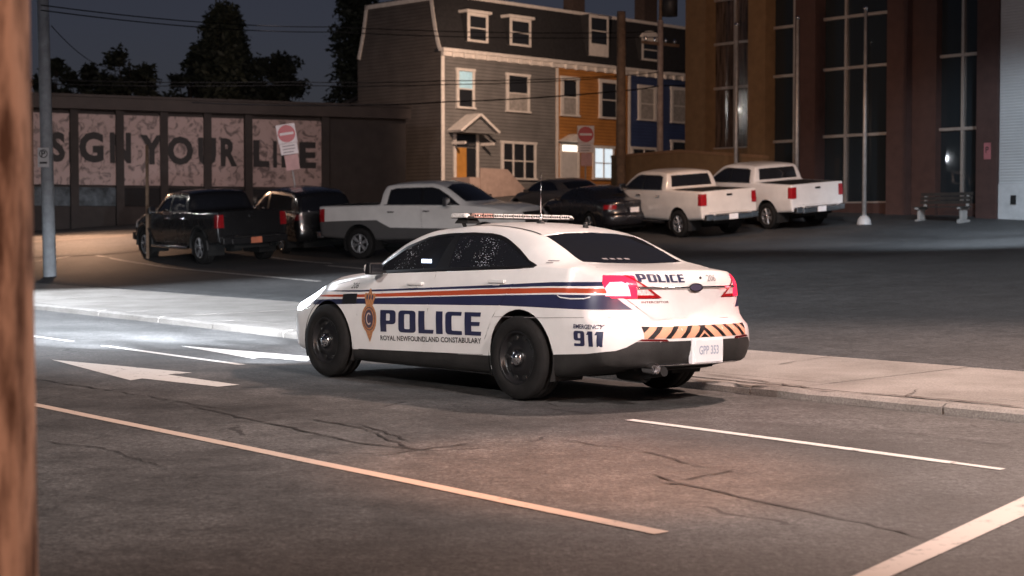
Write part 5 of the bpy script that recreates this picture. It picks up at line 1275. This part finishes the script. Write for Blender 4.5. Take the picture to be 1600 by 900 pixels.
q = MB(); q.bbox((x1-9, -10, -1.0), (bp_(1071, 200)[0], -.92, TOPB+.2)); q.build('core_wall', brick_r, ob)
x, z = bp_(1543, 236); q = MB(); q.bbox((x-.12, .0, z-.26), (x+.12, .02, z+.26)); sg = q.build('wall_sign', mat('faded_red_sign', (.40, .14, .15), .5, var=.2), ob)
sign_text('sign_lettering', 'P', .12, .2, (x+.06, .021, z-.06), Vector((-1, 0, 0)), Vector((0, 0, 1)), M['ink'], sg, off=.004)
# low ochre garden wall in front of it
WP = BP - N*1.6
def wp_(px, py): t, z = on_plane(px, py, (WP.x, WP.y), (U.x, U.y)); return t, z-BZ
lw = thing('low_wall', 'low ochre wall running behind the white pickups', 'wall', (WP.x, WP.y, BZ), math.atan2(U.y, U.x))
xa, za = wp_(955, 247); xb, zb2 = wp_(1062, 238); xc_, zc_ = wp_(1192, 236)
q = MB(); P = [(xa, -.8), (xa, za), (xb, zb2), (xc_, zc_-.25), (xc_, -.8)]; q.prism(P, Vector((1, 0, 0)), Vector((0, 0, 1)), Vector((0, -1, 0)), (0, 0, 0), .3); q.build('wall_body', brick_o, lw)
q = MB()
for (p0, p1) in (((xa, za), (xb, zb2)), ((xb, zb2), (xc_, zc_-.25))): q.prism([p0, p1, (p1[0], p1[1]+.10), (p0[0], p0[1]+.10)], Vector((1, 0, 0)), Vector((0, 0, 1)), Vector((0, -1, 0)), (0, .04, .002), .38)
q.build('coping', mat('ochre_coping', (.26, .15, .08), .7, var=.15), lw)

# ------------------------------------------------------------------ poles, signs, bench
FP = at_ground(1350, 351)
fpole = [('second flagpole from the right, white, in front of the red pier', 1245, 30), ('leftmost flagpole, in front of the ochre piers', 1150, 40)]
def flagpole(P, top, label):
    t = thing('flagpole', label, 'flagpole', P, group='flagpoles in front of the office building')
    m = MB(); hgt = top-P.z; m.cyl((0, 0, 0), (0, 0, hgt), .075, .045, 12); m.build('pole', galv, t)
    m = MB(); m.lathe([(0, hgt+.12), (.06, hgt+.10), (.085, hgt+.04), (.06, hgt-.02), (.03, hgt-.03)], (0, 0, 0), 'z', 12); m.build('finial', M['chrome'], t)
    m = MB(); m.lathe([(0, .30), (.10, .29), (.20, .18), (.24, 0)], (0, 0, 0), 'z', 14); m.build('base_cover', mat('white_cover', (.36, .36, .36), .5, var=.1), t)
    m = MB(); m.tube([(.09, 0, .9), (.10, 0, hgt*.5), (.06, 0, hgt-.1)], .008, 5); m.build('halyard', M['ink'], t)
flagpole(FP, on_plane(1350, 15, (FP.x, FP.y), (1, 0))[1], 'rightmost flagpole, bare, standing clear of the pickups')
for lab, px, ty in fpole:
    t_, _ = on_plane(px, 250, (FP.x, FP.y), (U.x, U.y)); P = FP+U*t_; P.z = ground_z(P.x, P.y); flagpole(P, on_plane(px, ty, (P.x, P.y), (1, 0))[1], lab)
bq = at_ground(1472, 346)
bt = thing('park_bench', 'dark slatted bench on pale concrete ends against the office building', 'bench', bq, math.atan2(U.y, U.x)+math.pi)
conc_e = mat('bench_concrete', (.28, .27, .26), .8, var=.15); slat = mat('dark_slats', (.03, .025, .022), .7, var=.3)
for sx in (-.78, .78):
    m = MB(); m.bbox((sx-.06, -.28, -.1), (sx+.06, .28, .06)); m.bbox((sx-.05, -.16, .062), (sx+.05, .14, .38)); m.bbox((sx-.055, -.30, .382), (sx+.055, .26, .44)); m.box((sx, .24, .66), (.09, .07, .46), 0, rot=Matrix.Rotation(-.15, 3, 'X')); m.build('bench_end', conc_e, bt, bevel=.01)
m = MB()
for k in range(4): m.bbox((-.95, -.27+k*.125, .442), (.95, -.17+k*.125, .48))
m.build('seat', slat, bt)
m = MB()
for k in range(3): m.bbox((-.95, .18+k*.02, .56+k*.13), (.95, .215+k*.02, .66+k*.13))
m.build('backrest', slat, bt)
# tall grey pole at the left, thin post by the black pickup
pq_ = at_ground(78, 432)
t = thing('lamp_pole', 'tall grey pole with a small white parking sign, at left of the pavement', 'pole', pq_)
tx = at_depth(67, 0, pq_.y); dxp = (tx.x-pq_.x)/(tx.z-pq_.z)
m = MB(); m.cyl((0, 0, -.1), (dxp*9, 0, 9), .178, .145, 20); m.build('shaft', mat('grey_pole_paint', (.30, .32, .34), .7, var=.2, vscale=5, bump=.2), t)
m = MB(); m.tube([(dxp*8.1, 0, 8.1), (dxp*8.4-.1, -.4, 8.55), (-.3, -2.2, 8.9)], .05, 8); m.build('bracket', galv, t)
sgz = at_depth(68, 246, pq_.y-.2); m = MB(); m.box((sgz.x-pq_.x, -.21, sgz.z-pq_.z), (.30, .012, .52)); s_ = m.build('parking_sign', mat('sign_white', (.62, .62, .62), .4, var=.08), t)
sign_text('sign_symbol', 'P', .11, .16, (sgz.x-pq_.x-.055, -.2165, sgz.z-pq_.z+.02), Vector((1, 0, 0)), Vector((0, 0, 1)), M['ink'], s_, off=.003)
m = MB(); rg = [(.105*math.cos(2*math.pi*i/20), .105*math.sin(2*math.pi*i/20)) for i in range(21)]; vs, fs = ribbon(rg, .022); m.add([(sgz.x-pq_.x+a, -.2195, sgz.z-pq_.z+.10+b_) for a, b_ in vs], fs); m.bbox((sgz.x-pq_.x-.10, -.2195, sgz.z-pq_.z-.17), (sgz.x-pq_.x+.10, -.217, sgz.z-pq_.z-.12)); m.build('sign_symbol', M['ink'], s_, fix=False)
p2 = at_ground(231, 404); tz = on_plane(228, 228, (p2.x, p2.y), (1, 0))[1]
t = thing('thin_post', 'thin weathered post standing beside the lifted black pickup', 'post', p2)
m = MB(); m.box((0, 0, (tz-p2.z)/2), (.085, .085, tz-p2.z), 0); m.build('shaft', wood_pole, t); m = MB(); m.box((0, 0, tz-p2.z+.02), (.11, .11, .04), 0, top=.3); m.build('post_cap', wood_pole, t)
sign_white = mat('sign_white'if False else 'sign_sheet_white', (.66, .62, .63), .4, var=.06); sign_red = mat('sign_red', (.42, .012, .03), .4, var=.1)
def no_entry(P, zc, label, tilt, w_=.62, low=True, dim=False):
    t = thing('no_entry_sign', label, 'road sign', P, rz=R(8), ry=tilt, group='no entry signs')
    z = zc-P.z; m = MB(); m.cyl((0, .03, 0), (0, .03, z+.3), .028, .028, 8); m.build('post', galv, t)
    m = MB(); m.box((0, -.012, z), (w_, .012, w_)); bd = m.build('sign_board', sign_white, t)
    r_ = w_*.46; m = MB(); m.add([(r_*math.cos(2*math.pi*i/32), -.021, z+r_*math.sin(2*math.pi*i/32)) for i in range(32)], [tuple(range(32))]); m.build('red_disc', sign_red, bd)
    m = MB(); m.bbox((-r_*.78, -.0245, z-r_*.14), (r_*.78, -.0225, z+r_*.14)); m.build('white_bar', sign_white, bd)
    if low:
        m = MB(); m.box((.0, -.012, z-w_*.5-.19), (w_*.92, .012, .36)); b1 = m.build('time_board', sign_white, t)
        for k, (ln, ww) in enumerate((('07:30 - 09:00', .40), ('15:00 - 18:00', .40), ('MON - FRI', .30))): sign_text('board_lettering', ln, ww, .06, (-ww/2, -.0185, z-w_*.5-.12-.10*k), Vector((1, 0, 0)), Vector((0, 0, 1)), M['grey_ink'], b1, off=.003) if False else None
        for k in range(3): 
            q = MB(); q.bbox((-.2, -.021, z-w_*.5-.11-.10*k), (.2-.06*(k == 2), -.0195, z-w_*.5-.075-.10*k)); q.build('worn_text_line', M['grey_ink'], b1)
        m = MB(); m.box((.03, -.012, z-w_*.5-.64), (.44, .012, .50)); m.build('lower_board', mat('pink_faded_sign', (.52, .30, .29), .5, var=.12), t)
    return t
P = at_ground(452, 392); P = P+Vector((.15, 2.5, 0)); P.z = ground_z(P.x, P.y); no_entry(P, at_depth(447, 207, P.y).z, 'leaning no entry sign with boards below, in front of the mural building', R(-9))
P = at_depth(915, 300, 62.0); P.z = ground_z(P.x, P.y); no_entry(P, at_depth(915, 210, P.y).z, 'upright no entry sign in front of the orange house', 0, .66)
# utility poles by the houses
def util_pole(px, Y, top_py, r0, r1, label, m_, gear):
    P = at_depth(px, 300, Y); P.z = ground_z(P.x, P.y); top = at_depth(px, top_py, Y).z-P.z
    t = thing('utility_pole', label, 'utility pole', P, group='utility poles by the houses'); m = MB(); m.cyl((0, 0, -.2), (0, 0, top), r0, r1, 14); m.build('shaft', m_, t)
    if gear:
        m = MB(); m.box((0, 0, top-.9), (2.0, .09, .11), 0, rot=Matrix.Rotation(.7, 3, 'Z')); m.build('crossarm', wood_pole, t)
        for k in (-.8, -.3, .3, .8):
            m = MB(); m.lathe([(0, .2), (.05, .18), (.06, .08), (.03, 0)], (k*.76, k*.64, top-.845), 'z', 8); m.build('insulator', M['chrome'], t)
        m = MB(); m.cyl((.35, -.1, top+.15), (.35, -.1, top+1.1), .30, .30, 14); m.lathe([(.30, top+1.1), (.2, top+1.2), (0, top+1.22)], (.35, -.1, 0), 'z', 14); m.build('transformer', mat('dark_transformer', (.03, .03, .032), .5, var=.2), t)
        m = MB(); m.cyl((0, 0, top-.1), (.0, 0, top+1.0), .07, .06, 8); m.build('riser', wood_pole, t)
    return t
up1 = util_pole(970, 60, 18, .20, .16, 'thick dark brown utility pole in front of the orange house', wood_pole, False)
up2 = util_pole(1031, 62, 32, .13, .11, 'slim pale utility pole with crossarm in front of the blue house', mat('pale_pole', (.42, .33, .28), .8, var=.25, vscale=4), True)
# foreground wooden pole at the left edge of the frame
t = thing('wooden_pole', 'wooden utility pole close to the camera at the left edge', 'pole', (-1.365, 4.0, 0))
bark, nt, b = new_mat('old_pole_wood'); L = nt.links
tc = nd(nt, 'ShaderNodeTexCoord'); mp = nd(nt, 'ShaderNodeMapping'); mp.inputs['Scale'].default_value = (5.0, 5.0, .9); L.new(tc.outputs['Object'], mp.inputs['Vector'])
nz = nd(nt, 'ShaderNodeTexNoise', Scale=2.6, Detail=7.0, Roughness=.65); L.new(mp.outputs['Vector'], nz.inputs['Vector'])
rp = nd(nt, 'ShaderNodeValToRGB'); rp.color_ramp.elements[0].position = .40; rp.color_ramp.elements[1].position = .58; rp.color_ramp.elements[0].color = (.10, .05, .03, 1); rp.color_ramp.elements[1].color = (.56, .37, .27, 1)
L.new(nz.outputs['Fac'], rp.inputs['Fac']); L.new(rp.outputs['Color'], b.inputs['Base Color']); bp3 = nd(nt, 'ShaderNodeBump', Strength=.8, Distance=.02); L.new(nz.outputs['Fac'], bp3.inputs['Height']); L.new(bp3.outputs['Normal'], b.inputs['Normal']); b.inputs['Roughness'].default_value = .85
m = MB(); m.tube([(0, 0, z) for z in linspace(-.05, 9, 14)], [.168-.004*z for z in linspace(0, 9, 14)], 28); m.build('shaft', bark, t)
# ------------------------------------------------------------------ overhead cables
cable_m = mat('cable_rubber', (.012, .012, .013), 1.0, spec=0.0, var=.2)
def cable(pts, label, r=.016, sag=.35):
    Q = [at_depth(*p) for p in pts]; P = []
    for a, b_ in zip(Q, Q[1:]):
        for k in range(10): f = k/10; P.append(a.lerp(b_, f)-Vector((0, 0, sag*4*f*(1-f)*(b_-a).length/40)))
    P.append(Q[-1]); o_ = MB().tube([p-P[0] for p in P], r, 5).build('overhead_cable', cable_m, fix=False); o_.location = P[0]
    tag(o_, label, 'cable', 'overhead cables')
cable([(64, 8, 41), (520, 42, 58), (1031, 50, 62)], 'topmost overhead cable from the grey pole across the sky'); cable([(64, 16, 41), (520, 50, 58), (1031, 58, 62)], 'second overhead cable below the topmost one over the sky')
cable([(-60, 119, 55), (455, 128, 58), (700, 126, 59), (970, 118, 60)], 'cable crossing the grey house just under its upper windows heads'); cable([(-60, 126, 55), (455, 133, 58), (700, 132, 59), (970, 120, 60)], 'cable close below the one crossing the grey house')
cable([(300, 160, 56), (577, 164, 58), (700, 159, 59), (970, 142, 60), (1031, 134, 62), (1150, 128, 64)], 'lowest thick cable crossing under the grey house upper windows', r=.024)
cable([(970, 118, 60), (1031, 112, 62), (1110, 106, 64)], 'short cable between the two utility poles'); cable([(80, 40, 41), (165, 105, 63)], 'slack cable dropping from the grey pole towards the mural building', r=.012)
# ------------------------------------------------------------------ trees behind
leaf_m, nt, b = new_mat('dark_foliage'); L = nt.links
oi = nd(nt, 'ShaderNodeNewGeometry'); rp = nd(nt, 'ShaderNodeValToRGB'); rp.color_ramp.elements[0].color = (.018, .024, .016, 1); rp.color_ramp.elements[1].color = (.042, .050, .032, 1)
L.new(oi.outputs['Random Per Island'], rp.inputs['Fac']); L.new(rp.outputs['Color'], b.inputs['Base Color']); b.inputs['Roughness'].default_value = .7
bark_m = mat('tree_bark', (.05, .04, .032), .9, var=.3, vscale=6, bump=.5)
def tree(px, Y, top_py, half_px, kind, label, n=5200, seed=1, spread=None):
    rs = random.Random(seed); P = at_depth(px, 300, Y); P.z = ground_z(P.x, P.y)-.3; top = at_depth(px, top_py, Y).z-P.z; rad = half_px/F*Y
    t = thing('tree', label, 'tree', P, group='trees behind the buildings')
    m = MB(); m.tube([(0, 0, 0), (.1, 0, top*.3), (-.1, .1, top*.6), (0, 0, top*.9)], [.35, .27, .17, .05], 9)
    clumps = []
    if kind == 'conifer':
        nb = 84
        for i in range(nb):
            f = .10+.90*(i/nb); z = top*f; rr = rad*(1-f)**.62*rs.uniform(.62, 1.15)+.15; an = i*2.4+rs.uniform(-.5, .5); tip = Vector((rr*math.cos(an), rr*math.sin(an), z-.16*rr))
            m.tube([(0, 0, z), tip*.5+Vector((0, 0, z*.5+.1)), tip], [.06, .04, .015], 5)
            for k in range(5): g_ = .3+.7*k/4; clumps.append((Vector((tip.x*g_, tip.y*g_, z-.16*rr*g_)), (.42+.45*(1-g_)+.06*rr)*1.15, .55))
        clumps += [(Vector((0, 0, top*(.93+.07*k/3))), .22, 1.2) for k in range(4)]
    else:
        for i in range(44):
            an = rs.uniform(0, 6.28); f = rs.uniform(.36, 1.0); rr = rad*math.sqrt(max(.03, 1-((f-.55)/.5)**2))*rs.uniform(.35, 1.0); tip = Vector((rr*math.cos(an), rr*math.sin(an), top*f-.3*(rr/rad)))
            m.tube([(0, 0, top*f*.6), tip*.55+Vector((0, 0, top*f*.12)), tip], [.09, .05, .02], 5); clumps.append((tip, rs.uniform(.5, 1.0)*rad*.30, .8))
            clumps.append((tip*.75+Vector((rs.uniform(-.4, .4), rs.uniform(-.4, .4), top*f*.25)), rs.uniform(.5, .9)*rad*.26, .8))
    m.build('trunk', bark_m, t, fix=False)
    vs = []; fs = []; tot = sum(c[1]**1.6 for c in clumps)
    for c, r_, fl in clumps:
        for _ in range(max(10, int(n*r_**1.6/tot))):
            d = Vector((rs.gauss(0, 1), rs.gauss(0, 1), rs.gauss(0, 1)*fl)).normalized()*r_*rs.uniform(.25, 1.12); p = c+d; s_ = rs.uniform(.07, .19)
            a = Vector((rs.gauss(0, 1), rs.gauss(0, 1), rs.gauss(0, .6))).normalized(); b_ = a.cross(Vector((rs.gauss(0, 1), rs.gauss(0, 1), rs.gauss(0, 1)))).normalized(); k = len(vs)
            vs += [p-a*s_*1.5, p+b_*s_*.6, p+a*s_*1.5, p-b_*s_*.6]; fs.append((k, k+1, k+2, k+3))
    mm = MB(); mm.add(vs, fs); mm.build('crown', leaf_m, t, fix=False)
tree(352, 92, 14, 96, 'conifer', 'tall broad dark conifer behind the mural building', 24000, 3)
tree(432, 97, 92, 60, 'round', 'bushy tree at the right foot of the tall conifer', 6000, 4)
tree(300, 96, 70, 55, 'round', 'rounded tree at the left foot of the tall conifer', 6000, 9)
tree(205, 94, 83, 66, 'round', 'low rounded dark tree left of the tall conifer', 8000, 5)
tree(135, 97, 108, 48, 'round', 'smallest round tree behind the left end of the mural building', 5000, 6)
tree(560, 96, -60, 66, 'conifer', 'tall dark conifer directly behind the grey house', 12000, 8)
tree(80, 90, 96, 40, 'round', 'dark tree partly behind the grey pole', 4000, 11)

# street lamps across the lot whose light shows again in the office glazing
lamp_glow = mat('lamp_lens_lit', (.9, .9, .9), .4, emit=(1.0, .93, .86), estr=260.0); lamp_glow2 = mat('lamp_lens_lit_cool', (.9, .9, .9), .4, emit=(.86, .95, 1.0), estr=260.0)
for px, py, dist, lm, lab in ((1148, 172, 36, lamp_glow, 'street lamp far left beyond the frame, mirrored in the ochre bay glass'), (1473, 248, 44, lamp_glow2, 'low street lamp left beyond the frame, mirrored in the right bay glass')):
    G0 = BP + N*.56; d = ray(px, py); k = ((G0-EYE).dot(N))/d.dot(N); Q = EYE+d*k; r_ = (d-N*2*d.dot(N)).normalized(); LP = Q+r_*dist
    g = Vector((LP.x, LP.y, ground_z(LP.x, LP.y))); t = thing('street_lamp', lab, 'street lamp', g, group='street lamps')
    hh = LP.z-g.z; m = MB(); m.cyl((0, 0, -.1), (0, 0, hh-.25), .085, .055, 12); m.build('post', galv, t)
    m = MB(); m.lathe([(.05, hh-.26), (.12, hh-.22), (.20, hh-.05), (.24, hh+.16), (.10, hh+.28), (0, hh+.30)], (0, 0, 0), 'z', 16); m.build('lamp_head', M['black'], t)
    m = MB(); m.lathe([(0, hh-.20), (.19, hh-.12), (.255, hh+.0), (.255, hh+.10), (.19, hh+.15)], (0, 0, 0), 'z', 16); m.build('lamp_lens', lm, t)
# ------------------------------------------------------------------ night light
w = bpy.data.worlds.new('World'); scene.world = w; w.use_nodes = True; nt = w.node_tree; bg = nt.nodes['Background']
sky = nt.nodes.new('ShaderNodeTexSky'); sky.sky_type = 'NISHITA'; sky.sun_disc = False; sky.sun_elevation = R(18); sky.sun_rotation = R(170); sky.air_density = 1.0; sky.dust_density = 1.2; sky.ozone_density = 3.0
hs = nt.nodes.new('ShaderNodeHueSaturation'); hs.inputs['Saturation'].default_value = .66; nt.links.new(sky.outputs['Color'], hs.inputs['Color'])
tint = nt.nodes.new('ShaderNodeMix'); tint.data_type = 'RGBA'; tint.blend_type = 'MULTIPLY'; tint.inputs['Factor'].default_value = 1; tint.inputs['B'].default_value = (.98, .84, 1.0, 1)
nt.links.new(hs.outputs['Color'], tint.inputs['A']); nt.links.new(tint.outputs['Result'], bg.inputs['Color']); bg.inputs['Strength'].default_value = .0072
l = bpy.data.lights.new('moon', 'SUN'); l.energy = .010; l.angle = R(.5); l.color = (.75, .85, 1); lo = bpy.data.objects.new('moon', l); col.objects.link(lo); lo.rotation_euler = (R(72), 0, R(170))
def lamp(name, kind, loc, power, color, size=.25, target=None, spot=None, blend=.6):
    l = bpy.data.lights.new(name, kind); l.energy = power; l.color = color
    if kind != 'SUN': l.shadow_soft_size = size
    if kind == 'SPOT': l.spot_size = R(spot); l.spot_blend = blend
    o = bpy.data.objects.new(name, l); col.objects.link(o); o.location = loc
    if target is not None: o.rotation_euler = (Vector(target)-Vector(loc)).to_track_quat('-Z', 'Y').to_euler()
    return o
AMBER = (1.0, .56, .32); COOL = (.74, .87, 1.0); PINK = (1.0, .84, .79); SODIUM = (1.0, .60, .44)
# street lamp over the pavement beyond the car, and unseen spots behind the camera (they shine down and along the road)
def hood(loc, target, p, c, spot=100, size=.3, blend=.7): return lamp('street_and_fill_light', 'SPOT', loc, p, c, size, target, spot, blend)  # serves street lamps and added fill spots alike
hood((6.4, 17.2, 9.0), (1.8, 13.4, 0), 6200, (1.0, .70, .58), 105)
hood((7.0, 1.5, 8.0), (2.2, 14, .6), 11500, PINK, 58)  # unseen spot added to brighten the car's rear
hood((-8.0, 1.5, 7.0), (-1.5, 14.5, .6), 4800, (1.0, .95, .92), 58)  # unseen fill added for the car's near flank
hood((2.2, -3.5, 6.5), (0, 6, 0), 2500, (1.0, .60, .44), 110)
hood((9.5, 29, 11.0), (6.5, 31, 0), 1000, (1.0, .88, .86), 140)  # fill spot with no lamp behind it, added to lift the dark lot
# head lamps of the police car: broad to the kerb side
cm = Matrix.Translation(car.location) @ car.rotation_euler.to_matrix().to_4x4()
for s in (.68, -.68):
    for k, (yaw, dist, pw) in enumerate(((0, 25, 50000), (-11, 21, 26000), (-24, 15, 9000), (-38, 10, 3500))):
        lamp('headlamp_light', 'SPOT', cm @ Vector((3.97, s, .70)), pw, (.84, .91, 1.0), .05, cm @ Vector((3.97+dist*math.cos(R(yaw)), s+dist*math.sin(R(yaw)), -.35)), 20, 1.0)
    lamp('headlamp_light', 'SPOT', cm @ Vector((3.97, s, .70)), 900, (.80, .89, 1.0), .05, cm @ Vector((9, s-2.2, -.3)), 80, 1.0)
hood((-14.5, 30.5, 10.0), (-6.8, 29.0, 0), 21000, (.84, .91, 1.0), 84, .15, .45)
hood(at_depth(1660, -60, 40.5), at_depth(1592, 190, 46), 2600, COOL, 60)  # extra unseen spot, added to brighten the white siding
for s in (.86, -.86): lamp('tail_lamp_light', 'POINT', cm @ Vector((-1.20, s, .98)), 3.2, (1.0, .06, .09), .05)
# lamps of the lot and of the street by the houses, with added fill spots
hood(at_depth(850, 40, 66), at_depth(840, 250, 80), 5600, (1.0, .68, .50), 104)
hood(at_depth(1110, 40, 43), at_depth(1085, 220, 53), 1500, AMBER, 95)
hood(at_depth(1420, -60, 36), at_depth(1420, 200, 46), 420, (1.0, .70, .60), 100)  # fill added to bring up the red piers
hood(at_depth(400, -40, 52), at_depth(300, 280, 64), 2500, (1.0, .82, .79), 110)
hood(at_depth(620, 100, 34), at_depth(450, 215, 48), 3200, (1.0, .80, .80), 16)  # narrow spot added to pick out the leaning no entry sign
hood(at_depth(110, 190, 60), at_depth(120, 385, 58), 3000, (1.0, .58, .36), 120)
hood(at_depth(1600, -60, 38.5), at_depth(1565, 330, 42), 5200, COOL, 90, .3, 1.0)
hood(at_depth(1290, -120, 34), at_depth(1215, 320, 46), 5600, (1.0, .92, .94), 40, .3, 1.0)
hood(at_depth(560, 90, 30), at_depth(640, 360, 40), 1100, (1.0, .90, .86), 80)
gq = at_ground(945, 738)
hood((3.2, 6.0, 9.0), (gq.x, gq.y, 0), 6500, (1.0, .33, .10), 21, .2, 1.0)  # unseen amber spot, added to make an orange glow on the asphalt
scene.cycles.use_denoising = True; scene.cycles.sample_clamp_indirect = 4; scene.cycles.max_bounces = 6
# ------------------------------------------------------------------ camera and render settings
cam = bpy.data.cameras.new('camera'); co = bpy.data.objects.new('camera', cam); col.objects.link(co); scene.camera = co
cam.sensor_width = 36; cam.sensor_fit = 'HORIZONTAL'; cam.lens = F*36/1600; cam.clip_start = .05; cam.clip_end = 2000
co.location = EYE; co.rotation_euler = (math.pi/2-TH, 0, 0)
cam.dof.use_dof = True; cam.dof.focus_distance = 14.2; cam.dof.aperture_fstop = 2.7; cam.dof.aperture_blades = 8
scene.view_settings.view_transform = 'Standard'; scene.view_settings.look = 'None'; scene.view_settings.exposure = 0; scene.view_settings.gamma = 1; scene.view_settings.use_curve_mapping = False
